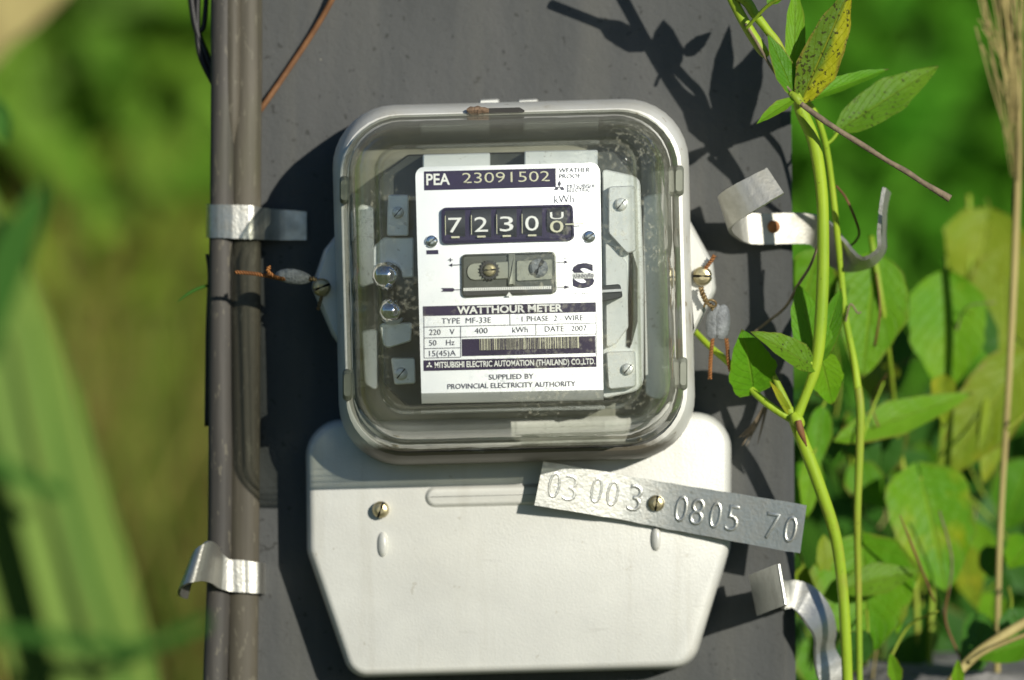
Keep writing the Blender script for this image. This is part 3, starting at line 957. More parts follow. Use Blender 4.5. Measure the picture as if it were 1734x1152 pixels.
def text(body, x0, x1, yb, cap, mat, parent=None, slope=-.0235, d=ND + .3, bold=0.0, name='lettering', ext=0, bev=0, dslope=0.0, shear=0):
    """text fitted between photo pixels x0..x1, baseline yb at x0, capital height cap"""
    cu = bpy.data.curves.new('txt', 'FONT'); cu.body = body; cu.resolution_u = 3; cu.offset = bold
    cu.extrude = ext; cu.bevel_depth = bev; cu.bevel_resolution = 1; cu.shear = shear
    to = bpy.data.objects.new('txt', cu); COL.objects.link(to)
    bpy.context.view_layer.update()
    me = to.to_mesh()
    V = [Vector(v.co) for v in me.vertices]; F = [tuple(p.vertices) for p in me.polygons]
    to.to_mesh_clear(); bpy.data.objects.remove(to); bpy.data.curves.remove(cu)
    if not V: return None
    mx0, mx1 = min(v.x for v in V), max(v.x for v in V)
    sy = cap / .69
    out = []
    for v in V:
        x = x0 + (v.x - mx0) / (mx1 - mx0) * (x1 - x0)
        y = yb - v.y * sy + (x - x0) * slope
        out.append(FN[0](x - (y - yb) * slope, y, d + v.z * 9 + dslope * (x - x0)))
    return build(name, out, F, MT[mat], parent or name_plate, sharp=30 if ext else 0)


S = -.0235
bar('title_band', 718, 290.5, 941, 285, 32, 'ink')
FN = [TB]
text('PEA', 722, 762, 313.5, 18.5, 'white', bold=.02)
text('23091502', 783, 931, 310.5, 17.5, 'pale', bold=-.008)
text('WEATHER', 947, 999, 292.5, 7.5, 'grey')
text('PROOF', 947, 984, 302.5, 7.5, 'grey')
text('MITSUBISHI', 961, 1007, 319, 6.5, 'grey')
text('ELECTRIC', 961, 1000, 325.5, 6.5, 'grey')
text('kWh', 939, 972, 344, 13.5, 'grey', bold=-.012)


def diamonds(cx, cy, s, mat):
    m = Mesh()
    for a in (90, 210, 330):
        dx, dy = math.cos(R(a)), -math.sin(R(a)); qx, qy = -dy, dx
        q = [(cx, cy), (cx + dx * s * .5 + qx * s * .29, cy + dy * s * .5 + qy * s * .29), (cx + dx * s, cy + dy * s), (cx + dx * s * .5 - qx * s * .29, cy + dy * s * .5 - qy * s * .29)]
        m.add([T(x, y, ND + .3) for x, y in q], [(0, 1, 2, 3)])
    m.obj('diamond_emblem', MT[mat], name_plate, sharp=0)


diamonds(947.5, 316.5, 10.5, 'grey')
diamonds(727, 619, 6, 'white')

# counter window: dark surround, five drums standing in it
reg = Mesh()
p = rpoly([(747, 352, 8), (970, 346, 8), (973, 407, 8), (748, 413.5, 8)], 4)
reg.loops([[T(x, y, d) for x, y in q] for q, d in ((p, ND + .1), (p, ND + 1.5), (inset(p, 3), ND + 1.7), (inset(p, 5), ND + .95))])
register = reg.obj('register', MT['ink'], meter)
dig = [(771, '7', '8'), (815, '2', '3'), (858, '3', '4'), (901, '0', '1'), (943, '9', '0')]
for i, (x, c, nx_) in enumerate(dig):
    y = 380.5 - (x - 771) * .0235
    m = Mesh()
    cen = T(x, y, ND - 1.9)
    half = 17 * .000188; rad = 6.0e-3
    nl = []
    for xx in (-half, half):
        nl.append([cen + Vector((xx, -rad * .62 * math.cos(a), rad * math.sin(a))) for a in np.linspace(-math.pi * .33, math.pi * .33, 9)])
    lo = nl[0][0]
    m.loops(nl, False, False, closed=False)
    m.obj('drum', MT['drum'], register)
    wr = 11.5
    dd = ND + 2.1
    if i < 4:
        text(c, x - wr, x + wr, y + 13.5 , 25, 'white', register, d=dd, bold=.0, name='digit')
        # top edge of the next digit rising at the foot of the window
        bar('digit_edge', x - 7, y + 20, x + 7, y + 19.7, 3, 'pale', 1.8, register)
        bar('drum_mark', x - 17.5, y - 15, x - 17.5 + 1.1, y - 15, 33, 'pale', 1.8, register)
    else:
        text('U', x - wr, x + wr, y - 5, 12, 'white', register, d=dd, name='digit')
        text('0', x - wr, x + wr, y + 17.5, 20, 'pale', register, d=dd, name='digit')
bar('pointer_line', 957, 379, 988, 378, 2.2, 'pale', 2.2, register)

for x, y in ((731, 409), (998, 401)):
    screw('plate_screw', x, y, ND, 10.5, 1.6, 35, meter, 'chrome', .12)
bar('screw_hole', 722, 424, 742, 423.5, 7, 'ink')

# disc window
p = rpoly([(781, 431, 8), (941, 426, 8), (943, 497, 8), (782, 504, 8)], 4)
dw = Mesh()
dw.loops([[T(x, y, d) for x, y in q] for q, d in ((p, ND + .1), (p, ND + 1.0), (inset(p, 2.5), ND + 1.1), (inset(p, 4), ND + .6))])
disc_win = dw.obj('disc_window', MT['frame_dark'], meter)
plate('disc_slot', [(784, 490, 2), (941, 485.5, 2), (942, 495, 6), (783, 502, 6)], ND + .6, ND + 1.1, 'black', disc_win, 1)
plate('bearing_plate', [(790, 446, 13), (868, 442, 4), (868, 472, 4), (790, 476, 13)], ND + .6, ND + 1.2, 'inside', disc_win, 1.5)
plate('bearing_plate', [(874, 441, 4), (936, 438, 4), (936, 474, 4), (874, 477, 4)], ND + .6, ND + 1.1, 'inside', disc_win, 1.5)
plate('window_rib', [(860, 430, 1), (872, 430, 1), (872, 484, 1), (860, 484, 1)], ND + .6, ND + 1.6, 'inside', disc_win, 3)
# gear with teeth
gm = Mesh(); gp = []
for i in range(36):
    a = 2 * math.pi * i / 36; r = 18 if i % 2 else 14.5
    gp.append((829 + r * math.cos(a), 457.5 + r * math.sin(a)))
gm.loops([[T(x, y, d) for x, y in gp] for d in (ND + 1.2, ND + 2.1)])
gm.obj('adjusting_gear', MT['black'], disc_win)
screw('adjusting_screw', 829, 457.5, ND + 2.1, 11, 1.2, 5, meter, 'brass', .14)
screw('adjusting_screw', 912, 454, ND + .9, 16, 1.8, 60, meter, 'lead', .2)
dots = Mesh()
for i in range(46):
    x = 786 + i * 3.25
    y = 490.5 - (x - 786) * .0235
    dots.add([T(x + a, y + b, ND + 1.5) for a, b in ((-1.25, -2.6), (1.25, -2.6), (1.25, 2.6), (-1.25, 2.6))], [(0, 1, 2, 3)])
dots.obj('disc_rim_marks', MT['white'], disc_win, sharp=0)
m = Mesh(); m.add([T(x, y, ND + 1.6) for x, y in ((857, 502), (862, 494.5), (868, 501.6))], [(0, 1, 2)]); m.obj('disc_pointer', MT['white'], disc_win, sharp=0)


def arrow(x0, y0, x1, y1, head, mat='ink', tail=False):
    m = Mesh(); s = 1 if x1 > x0 else -1
    m.add([T(x, y, ND + .3) for x, y in ((x0, y0 - .6), (x1 - s * head, y1 - .6), (x1 - s * head, y1 + .6), (x0, y0 + .6))], [(0, 1, 2, 3)])
    m.add([T(x, y, ND + .3) for x, y in ((x1, y1), (x1 - s * head, y1 - 3), (x1 - s * head, y1 + 3))], [(0, 1, 2)])
    if tail:
        m.add([T(x, y, ND + .3) for x, y in ((x0 - 24, y0 - 3), (x0 - 4, y0 - 3), (x0, y0), (x0 - 4, y0 + 3), (x0 - 24, y0 + 3), (x0 - 20, y0))], [(0, 1, 2, 3, 4, 5)])
    m.obj('arrow', MT[mat], name_plate, sharp=0)


arrow(781, 448.5, 760, 449, 6)
arrow(943, 444.5, 962, 444, 6)
arrow(771, 491, 781, 490.7, .5, tail=True)
arrow(944, 486.8, 966, 486.3, 10)
text('+', 759, 767, 445, 9, 'ink')
text('-', 955, 959, 440, 8, 'ink')

text('S', 970, 1007, 486, 38, 'ink', bold=.035)
bar('emblem_stripe', 971, 462.5, 1006, 461.7, 9.5, 'white', .6)
text('ปลอดภัย', 973, 1005, 470.5, 6.8, 'ink', d=ND + .8, bold=.01)
text('มอก. ๒๓๓๖', 967, 1003, 499, 5, 'grey', bold=-.01)

bar('title_band', 716, 519, 1009, 512, 16.5, 'ink')
text('WATTHOUR METER', 774, 953, 531.5, 12, 'white', bold=.032)
# ruled table
ln = Mesh()
def hl(x0, x1, y):
    k = max(1, int((x1 - x0) / 14)); xs = [x0 + (x1 - x0) * i / k for i in range(k + 1)]
    ln.loops([[T(x, y + (x - 718) * S, ND + .25), T(x, y + 1 + (x - 718) * S, ND + .25)] for x in xs], False, False, closed=False)
def vl(x, y0, y1): ln.add([T(xx, yy, ND + .2) for xx, yy in ((x, y0), (x + 1, y0), (x + 1.3, y1), (x + .3, y1))], [(0, 1, 2, 3)])
hl(717, 1009, 553.5); hl(718, 1010, 572); hl(718, 780, 590); hl(718, 780, 606)
vl(717.5, 536, 607); vl(863, 532, 550); vl(779.5, 552, 605); vl(907, 549, 567); vl(1009, 530, 603)
ln.obj('ruled_lines', MT['grey'], name_plate, sharp=0)
text('TYPE  MF-33E', 748, 832, 548.5, 9.5, 'grey', bold=-.006)
text('1 PHASE  2 - WIRE', 884, 988, 545, 9.5, 'grey', bold=-.006)
text('220    V', 727, 770, 567.5, 9.5, 'grey', bold=-.004)
text('400', 804, 826, 565, 9.5, 'grey', bold=-.004)
text('kWh', 868, 894, 563.5, 9.5, 'grey', bold=-.004)
text('DATE   2007', 923, 994, 562, 9.5, 'grey', bold=-.004)
text('50    Hz', 727, 770, 585.5, 9.5, 'grey', bold=-.004)
text('15(45)A', 727, 772, 603.5, 9.5, 'grey', bold=-.004)
bar('barcode_ground', 782, 574.5, 1008, 569, 29, 'ink')
bc = Mesh(); x = 813; rb = random.Random(5)
y0 = 573.2
bar('barcode_label', 812, 573.8, 980, 569.9, 19.5, 'pale', .3)
while x < 978:
    w = rb.choice((.9, 1.2, 1.8, 2.4)); yy = 573.8 + (x - 812) * S
    bc.add([T(a, b, ND + .45) for a, b in ((x, yy), (x + w, yy), (x + w + .4, yy + 19.4), (x + .4, yy + 19.4))], [(0, 1, 2, 3)])
    x += w + rb.choice((.9, 1.3, 2.2))
bc.obj('barcode_lines', MT['ink'], name_plate, sharp=0)
text('23091502', 856, 944, 601.5, 7, 'grey', bold=-.01, d=ND + .35)
bar('title_band', 717, 610.5, 1010, 603.5, 18, 'ink')
text('MITSUBISHI ELECTRIC AUTOMATION (THAILAND) CO.,LTD.', 736, 1008, 623, 9.5, 'white', bold=.022)
text('SUPPLIED BY', 828, 904, 643, 8.5, 'grey', bold=.004)
text('PROVINCIAL ELECTRICITY AUTHORITY', 758, 975, 659, 8.5, 'grey', bold=.004)

# --- terminal cover below
TC = 21.0
tc = rpoly([(518, 712, 62), (521, 934, 40), (594, 1147, 38), (1172, 1131, 48), (1236, 928, 40), (1238, 697, 62)], 8)
m = Mesh()
m.loops([[P(x, y, d) for x, y in inset(tc, i)] for i, d in ((-1, 0), (0, 14), (1.2, 17.5), (4, 19.6), (8.5, 20.7), (14, 21.0))])
tcov = m.obj('terminal_cover', MT['paint'], meter, sharp=50)
# raised pad
m = Mesh()
p = rpoly([(722, 827, 15), (1010, 820, 15), (1011, 850, 15), (723, 857, 15)], 5)
m.loops([[P(x, y, d) for x, y in inset(p, i)] for i, d in ((-4, TC - .1), (-1.5, TC + .2), (0, TC + .9), (2.5, TC + 1.4), (5, TC + 1.5))])
m.obj('raised_pad', MT['paint'], tcov, sharp=60)
# dished teardrop under each screw
for x, y in ((648, 922), (1111, 912)):
    m = Mesh(); lo = []
    for k, d in ((1, TC - .1), (.93, TC + .7), (.75, TC + 1.4), (.45, TC + 1.9), (.1, TC + 2.1)):
        lo.append([P(x + k * 8.5 * math.cos(a) + (1 - k) * 3, y + k * 22 * (abs(math.sin(a)) ** .8) * (1 if math.sin(a) > 0 else -1), d) for a in np.linspace(0, 2 * math.pi, 25)[:-1]])
    m.loops(lo); m.obj('finger_bump', MT['paint'], tcov, sharp=60)
screw('cover_screw', 645, 863, TC, 14.5, 4.2, 118 - 48, meter)
screw('cover_screw', 1111, 852, TC + 2.5, 14, 3.6, 80, meter)

# mud lump caught on the rim
m = Mesh(); lo = []
rd = random.Random(3)
for i in range(7):
    t = i / 6; lo.append([P(790 + 38 * t, 187.5, 49) + Vector((0, math.cos(a), math.sin(a))) * .0014 * (math.sin(math.pi * (t * .86 + .07)) ** .5) * rd.uniform(.6, 1.25) for a in np.linspace(0, 6.283, 9)[:-1]])
m.loops(lo)
tag(m.obj('dried_mud_lump', MT['crud'], sharp=25), 'small brown lump of dried mud sitting on top of the meter rim', 'mud')

# --- number tag
m = Mesh()
tagp = [(920, 781, 31), (1000, 795, 28), (1060, 805, 25.4), (1140, 819, 24.2), (1236, 834, 25.4), (1310, 846, 27.0), (1366, 856, 28.4)]
tagb = [(905, 856, 31), (985, 869, 28), (1050, 880, 25.4), (1130, 896, 24.2), (1225, 914, 25.4), (1300, 928, 27.0), (1355, 937, 28.4)]
q = cr([a + b for a, b in zip(tagp, tagb)], 4)
lo = []
for a in q:
    jy = random.uniform(-.7, .7)
    A = P(a[0], a[1] + jy, a[2]); B = P(a[3], a[4] - jy, a[5]); e = Vector((0, .0006, 0))
    mid = A.lerp(B, .5)
    lo.append([A, mid, B, B + e, mid + e, A + e])
m.loops(lo)
ntag = m.obj('number_tag', MT['tagm'], sharp=30)
tag(ntag, 'crooked metal tag embossed 03 003 0805 70 screwed on the lower cover', 'tag')
TS = (937 - 856) / (1355 - 905)
def emb(s, x, w, yb, cap=43):
    xs_ = [(a[0] + b[0]) / 2 + .3 for a, b in zip(tagp, tagb)]; ds = [a[2] for a in tagp]
    d = float(np.interp(x + w / 2, xs_, ds)); sl = float((np.interp(x + w, xs_, ds) - np.interp(x, xs_, ds)) / w)
    text(s, x, x + w, yb, cap, 'tagm', ntag, slope=TS, d=d + .12, name='digit', ext=.001, bev=.036, dslope=sl, bold=-.034)
FN[0] = P
for s, x, w, y in (('0', 924, 22, 842), ('3', 950, 25, 847), ('0', 996, 21, 851), ('0', 1023, 22, 856), ('3', 1060, 24, 864),
                   ('0', 1139, 22, 882), ('8', 1165, 24, 887), ('0', 1198, 20, 893), ('5', 1226, 22, 898), ('7', 1292, 24, 911), ('0', 1324, 22, 917)):
    emb(s, x, w, y, 45)

# ------------------------------------------------------------------ seals
def blob(mesh, c, ax, n=16):
    """flattened lead blob: c centre (world), ax three half-axis vectors"""
    lo = []
    for i in range(9):
        t = math.pi * (i + .35) / 9.0 if i else .18
        t = .12 + (math.pi - .24) * i / 8
        lo.append([c + ax[0] * math.cos(t) + (ax[1] * math.cos(a) + ax[2] * math.sin(a)) * math.sin(t) * (1 + .05 * math.sin(3 * a + i)) for a in np.linspace(0, 6.2832, n + 1)[:-1]])
    mesh.loops(lo)


seal = empty('meter_seal', P(500, 470, 30), 'flat grey lead seal sticking sideways off the shaded ear of the meter', 'seal', 'lead seals wired to the meter')
m = Mesh(); blob(m, P(497, 469, 30), (W3(31, 3, -.5), W3(0, 13, 0), Vector((0, -.0016, 0)))); m.obj('lead_disc', MT['lead'], seal, sharp=0)
m = Mesh()
twisted(m, [P(482, 473, 31), P(468, 471, 31.5), P(450, 467, 32), P(425, 463, 33), P(398, 461, 34)], .00045, pitch=.0019)
twisted(m, [P(482, 473, 32), P(466, 469, 34), P(455, 461, 35), P(453, 455, 35.5), P(458, 453, 35)], .00042, pitch=.0019)
m.obj('twisted_wire', MT['rust'], seal, sharp=0)
m = Mesh(); twisted(m, [P(524, 472, 30), P(533, 473, 31), P(541, 477, 32)], .0005); twisted(m, [P(545, 500, 31), P(541, 515, 31), P(538, 525, 30.5)], .0004); m.obj('tie_wire', MT['old_wire'], seal, sharp=0)

seal = empty('meter_seal', P(1215, 545, 31), 'oval grey lead seal dangling with two rusty wires from the sunlit ear', 'seal', 'lead seals wired to the meter')
m = Mesh(); blob(m, P(1209, 545, 32), (W3(-5, 30, 0), W3(13, 2, .6), Vector((0, -.0014, 0)))); blob(m, P(1223, 546, 32), (W3(-2, 30, 0), W3(14, 0, -.6), Vector((0, -.0018, 0))))
m.obj('lead_disc', MT['lead'], seal, sharp=0)
for q_ in ([P(1207, 572, 32), P(1205, 590, 32.5), P(1203, 615, 32.5), P(1202, 642, 32)], [P(1230, 574, 32), P(1232, 592, 32.5), P(1233, 610, 33), P(1237, 628, 33)], [P(1191, 459, 32), P(1199, 449, 33), P(1207, 438, 33.5), P(1210, 433, 33)]):
    m = Mesh(); twisted(m, q_, .00045, pitch=.0019)
    m.obj('twisted_wire', MT['rust'], seal, sharp=0)
m = Mesh()
twisted(m, [P(1187, 487, 33), P(1190, 498, 34), P(1196, 512, 33.5)], .0006, pitch=.0022)
tube(m, [P(1194, 514, 34), P(1203, 508, 35.5), P(1212, 512, 35), P(1211, 519, 34), P(1202, 518, 33.5), P(1195, 513, 33.5), P(1192, 520, 33)], .0004, 6)
twisted(m, [P(1196, 512, 33.5), P(1204, 518, 33), P(1208, 524, 32.5)], .0005)
m.obj('tie_wire', MT['old_wire'], seal, sharp=0)


# ================================================================== PLANTS
def leaf(parent, base, tip, width, mat, shape='ovate', tilt=(0, 0), fold=.18, curl=.06, name='leaf', nx=8, ny=14, roll=0, wav=.03, skew=0):
    """base/tip = (px, py, mm); width in photo pixels at that depth; the blade faces the viewer unless tilted"""
    A, B = P(*base), P(*tip)
    ax = B - A; L = ax.length; t = ax.normalized()
    toward = Vector((tilt[0], -1, tilt[1])).normalized()
    s = t.cross(toward).normalized()
    if roll: s = Matrix.Rotation(R(roll), 3, t) @ s
    nn = s.cross(t).normalized()
    if nn.y > 0: nn = -nn; 
    w0 = width * .5 * (CAM_D - base[2] / 1000) * K
    V = []; UV = []; F = []
    ph = random.uniform(0, 6)
    for j in range(ny + 1):
        v = j / ny
        if shape == 'heart':
            w = w0 * (max(0, math.sin(math.pi * min(1, v ** .62 * 1.0))) ** .75); back = .16
        elif shape == 'lance':
            w = w0 * max(0, math.sin(math.pi * v ** .8)) ** .9; back = 0
        else:
            w = w0 * max(0, math.sin(math.pi * v ** .72)) ** .85; back = .03
        w *= 1 + .05 * math.sin(v * 17 + ph) + .035 * math.sin(v * 31 + 2 * ph)
        w = max(w, w0 * .03 * (1 - v) + 1e-5)
        for i in range(nx + 1):
            u = i / nx * 2 - 1
            uu = u + skew * (1 - u * u) * math.sin(math.pi * v)
            along = v * L - back * L * abs(u) ** 1.3 * max(0, 1 - v * 2.2) ** 1.0 + (back * L * .0)
            h = fold * w * abs(u) ** 1.2 + wav * w0 * math.sin(v * 9 + ph + 2 * u) * abs(u) - curl * L * (v - .15) ** 2 * (1 if v > .15 else 0)
            V.append(A + t * along + s * (uu * w) + nn * h)
            UV.append((u * .5 + .5, v))
    for j in range(ny):
        for i in range(nx):
            a = j * (nx + 1) + i
            F.append((a, a + 1, a + nx + 2, a + nx + 1))
    return build(name, V, F, MT[mat], parent, uvs=UV, sharp=0)


def stem(parent, pts, rad, mat='stem', name='stem', sides=9):
    """pts px,py,mm ; rad in pixels"""
    m = Mesh()
    if not isinstance(rad, (list, tuple)): rad = [rad] * len(pts)
    tube(m, [P(*p) for p in pts], [r * .0002 for r in rad], sides, 6)
    return m.obj(name, MT[mat], parent, sharp=0)


# the sharp vine climbing along the post's right edge
vine = empty('climbing_vine', Vector((.11, -.03, 0)), 'thick green vine with yellowing leaves climbing in front of the right post edge', 'vine')
stem(vine, [(1180, -130, 44), (1236, -10, 42), (1262, 40, 41), (1290, 84, 40), (1300, 96, 40)], [9, 8.5, 9, 9, 5])
stem(vine, [(1070, -88, 44), (1170, -48, 44), (1255, -4, 43), (1278, 24, 42), (1300, 52, 41), (1322, 84, 40), (1350, 165, 40)], [8, 8, 8.5, 8, 7, 7, 6])
stem(vine, [(1350, 158, 40), (1356, 186, 39), (1378, 240, 37), (1391, 320, 35), (1394, 400, 34), (1393, 480, 33), (1388, 570, 32), (1380, 625, 31), (1364, 670, 30), (1350, 705, 29)], [6, 10.5, 10.5, 10, 10, 10.5, 10.5, 9.5, 8, 9])
stem(vine, [(1336, 690, 28), (1346, 715, 28), (1362, 755, 26), (1390, 830, 24), (1415, 910, 20), (1427, 1000, 16), (1432, 1080, 14), (1436, 1200, 10), (1440, 1500, 6), (1430, 3200, 4), (1420, 7080, 4)], [6, 9.5, 10.5, 10.5, 10, 9.5, 9.5, 9, 9, 9, 10])
stem(vine, [(1172, 556, 8), (1200, 585, 14), (1240, 620, 20), (1270, 657, 25), (1305, 688, 28), (1346, 714, 28)], [5, 5.5, 6, 6, 6.5, 6.5])
stem(vine, [(1290, 595, 26), (1312, 640, 27), (1330, 680, 28), (1344, 712, 28)], [4, 5, 7, 7], 'stem_dark')
stem(vine, [(1380, 624, 31), (1374, 616, 32), (1360, 603, 33)], [4, 3.5, 3])
stem(vine, [(1262, 40, 43), (1278, 66, 43), (1310, 120, 42), (1345, 162, 42)], 2.5, 'twig')
# nodes and dry sheaths
stem(vine, [(1338, 158, 42), (1350, 168, 43), (1356, 180, 42)], [5, 7.5, 6], 'stem_dark', 'node')
stem(vine, [(1342, 700, 31), (1350, 712, 31), (1356, 722, 30)], [5, 11, 8], 'stem', 'node')
stem(vine, [(1352, 712, 33), (1356, 730, 33), (1366, 756, 31)], [5, 6, 1], 'brown', 'dry_sheath')
leaf(vine, (1356, 172, 40), (1444, -24, 46), 70, 'L_yellow', 'ovate', (.15, .0), .25, .10)
leaf(vine, (1345, 162, 41), (1302, 56, 45), 40, 'L_green', 'ovate', (.3, .2), .2, .08)
leaf(vine, (1344, 130, 38), (1348, -30, 34), 36, 'L_bright', 'lance', (.2, .1), .3, .05)
leaf(vine, (1360, 172, 38), (1506, 113, 28), 34, 'L_green', 'lance', (0, .8), .5, .05)
leaf(vine, (1348, 166, 42), (1282, 204, 50), 24, 'L_bright', 'lance', (-.2, .5), .3, .16)
leaf(vine, (1300, 6, 42), (1338, -30, 40), 26, 'L_green', 'ovate', (.2, .3), .2, .1)
leaf(vine, (1380, 625, 32), (1281, 558, 44), 50, 'L_spot', 'ovate', (-.1, .6), .35, .16)
leaf(vine, (1275, 655, 26), (1262, 566, 38), 84, 'L_green', 'heart', (.1, .3), .3, .22)
leaf(vine, (1385, 612, 27), (1352, 480, 20), 66, 'L_green', 'ovate', (.15, .2), .2, .05)
leaf(vine, (1388, 612, 27), (1424, 486, 18), 44, 'L_green', 'ovate', (-.35, .1), .25, .05)
leaf(vine, (1388, 598, 22), (1412, 688, 16), 60, 'L_heart', 'ovate', (.1, .4), .2, .08)
leaf(vine, (1340, 706, 28), (1306, 646, 36), 14, 'L_olive', 'lance', (.2, .2), .3, .1)
# twigs of the vine above the picture that throw the shadows on the post
leaf(vine, (1336, -6, 60), (1337, -104, 64), 56, 'L_green', 'ovate', (.2, .1), .15, .05)
stem(vine, [(1262, 50, 46), (1300, 10, 54), (1336, -8, 60)], 3)
leaf(vine, (1270, -28, 52), (1190, -95, 58), 42, 'L_green', 'ovate', (.2, .1), .15, .05)

# second, slimmer stem behind it
vine2 = empty('slender_vine', Vector((.12, .0, 0)), 'slender green vine stem rising straight behind the thick vine', 'vine')
stem(vine2, [(1362, 165, 24), (1382, 195, 22), (1398, 245, 18), (1408, 310, 14), (1416, 380, 12), (1424, 460, 8), (1432, 540, 6), (1446, 610, 4), (1453, 660, 4)], [4.5, 5, 5.5, 5.5, 5.5, 5.5, 6, 6, 7])
stem(vine2, [(1453, 655, 4), (1457, 700, 4), (1455, 780, 2), (1452, 860, 0), (1452, 925, -4), (1454, 1010, -8), (1456, 1200, -12), (1460, 1500, -14), (1470, 3200, -14), (1470, 7050, -14)], [7, 7.5, 7, 6.5, 6, 5.5, 5.5, 6, 6, 7], 'stem_dark')
stem(vine2, [(1398, 246, 18), (1410, 236, 18), (1420, 222, 18)], 3)
leaf(vine2, (1412, 226, 18), (1592, 108, 4), 66, 'L_spot', 'lance', (-.05, .25), .22, .05, skew=0)
stem(vine2, [(1416, 315, 10), (1432, 335, 8), (1448, 370, 8), (1455, 395, 6), (1448, 410, 6), (1440, 416, 6)], [1.8, 2, 2.2, 2, 2, 1.5], 'brown', 'tendril')
stem(vine2, [(1388, 408, 28), (1372, 450, 24), (1352, 482, 18), (1330, 520, 12), (1300, 545, 9), (1278, 562, 7)], [2, 2.4, 2.8, 2.5, 2.2, 1.5], 'twig', 'tendril')
stem(vine2, [(1432, 545, 8), (1440, 515, 9), (1452, 530, 9), (1458, 528, 9)], 1.6, 'twig', 'tendril')

m = Mesh()
tube(m, [P(1356, 176, 46), P(1390, 201, 47), P(1420, 221, 48), P(1462, 247, 49), P(1500, 271, 50), P(1535, 291, 50), P(1562, 309, 51), P(1609, 337, 52)], [.0009, .0010, .0009, .0010, .0008, .0010, .0009, .0013], 9)
tag(m.obj('dead_twig', MT['twig'], sharp=0), 'straight bare grey brown twig slanting down from the upper vine node', 'twig')

m = Mesh()
for sx in range(7):
    a = U(-1, 1)
    tube(m, [P(1295 + a * 3, 690, 10), P(1280 + a * 12, 722 + U(-5, 5), 9), P(1262 + a * 22, 742 + U(-6, 18), 7 + U(0, 5))], [.0005, .0004, .0001], 5)
tag(m.obj('withered_rootlet', MT['twig'], sharp=0), 'small withered dark rootlet tuft hanging against the post under the seal', 'rootlet')

m = Mesh()
tube(m, [P(352, 484, 2), P(335, 489, 6), P(315, 500, 10), P(300, 512, 12)], [.0004, .0006, .0005, .0001], 6)
tag(m.obj('grass_tip', MT['blade_dark'], sharp=0), 'short green grass tip poking out left of the round cable', 'grass blade')

# heart leaved creeper behind, each leaf on its stalk
creeper = empty('heart_leaf_creeper', Vector((.17, .12, 0)), 'broad heart leaved creeper filling the area right of the post', 'creeper')
D1, D2, D3 = -45, -95, -150
stem(creeper, [(1475, 400, D1), (1500, 560, D1), (1520, 740, D2), (1545, 900, D2), (1560, 1230, D2)], 5, 'stem_dark')
stem(creeper, [(1640, 330, D3), (1640, 520, D3), (1600, 700, D3), (1580, 1000, D2), (1570, 1230, D2)], 5, 'stem_dark')
hl_ = [
    ((1482, 432, D1), (1462, 640, D1 + 6), 128, 'L_heart', 'ovate', (.1, .2)),
    ((1385, 425, D1), (1352, 545, D1), 90, 'L_heart', 'ovate', (.2, .2)),
    ((1404, 420, D1 - 8), (1420, 540, D1), 70, 'L_dark', 'ovate', (.2, .2)),
    ((1600, 462, D2), (1604, 668, D2 + 8), 138, 'L_heart', 'ovate', (.1, .25)),
    ((1672, 372, D3), (1650, 500, D3), 140, 'L_olive', 'heart', (.1, .3)),
    ((1700, 450, D3), (1712, 640, D3), 130, 'L_olive', 'heart', (.0, .3)),
    ((1642, 500, D2 - 20), (1690, 620, D2 - 10), 50, 'L_dark', 'ovate', (.3, .1)),
    ((1412, 748, D1), (1652, 660, D1 - 20), 62, 'L_bright', 'lance', (0, .4)),
    ((1740, 600, D2), (1590, 812, D2 + 10), 120, 'L_olive', 'ovate', (.1, .3)),
    ((1700, 640, D2), (1670, 820, D2 + 10), 60, 'L_olive', 'ovate', (.2, .2)),
    ((1560, 812, D2 + 20), (1606, 1000, D2 + 30), 150, 'L_heart', 'heart', (.1, .25)),
    ((1460, 930, D1), (1470, 1110, D1 + 10), 175, 'L_heart', 'heart', (.0, .3)),
    ((1418, 1000, D1 + 15), (1560, 962, D1 + 10), 56, 'L_spot', 'lance', (.1, .5)),
    ((1640, 880, D3), (1628, 1010, D3), 110, 'L_bright', 'ovate', (.1, .3)),
    ((1570, 890, D3), (1540, 1010, D3), 70, 'L_olive', 'ovate', (.1, .2)),
    ((1712, 1030, D1), (1740, 1120, D1), 70, 'L_dark', 'ovate', (.1, .3)),
    ((1740, 1090, D1 + 10), (1652, 1112, D1 + 16), 62, 'L_green', 'ovate', (.1, .7)),
    ((1470, 1072, D1 + 22), (1410, 1148, D1 + 20), 62, 'L_dark', 'ovate', (.0, .3)),
    ((1376, 770, D1), (1366, 880, D1), 40, 'L_bright', 'ovate', (.2, .2)),
    ((1392, 690, D1 - 5), (1378, 800, D1), 44, 'L_green', 'ovate', (.2, .2)),
    ((1360, 960, D1), (1358, 1050, D1), 46, 'L_olive', 'ovate', (.3, .2)),
    ((1395, 905, D1 + 4), (1398, 990, D1 + 6), 30, 'L_olive', 'lance', (.3, .2)),
    ((1520, 1160, D1 + 30), (1508, 1106, D1 + 36), 26, 'L_bright', 'lance', (.0, .2)),
    ((1622, 1170, D1 + 30), (1622, 1118, D1 + 36), 22, 'L_bright', 'lance', (.0, .2)),
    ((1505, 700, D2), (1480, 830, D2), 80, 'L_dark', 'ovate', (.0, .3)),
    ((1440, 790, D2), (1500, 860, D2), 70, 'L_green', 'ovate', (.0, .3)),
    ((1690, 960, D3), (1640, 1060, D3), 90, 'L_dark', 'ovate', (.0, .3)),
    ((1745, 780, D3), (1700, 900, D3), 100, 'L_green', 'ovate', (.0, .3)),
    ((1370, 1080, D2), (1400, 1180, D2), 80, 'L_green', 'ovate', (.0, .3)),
    ((1560, 1030, D2), (1520, 1150, D2), 90, 'L_dark', 'ovate', (.0, .3)),
]
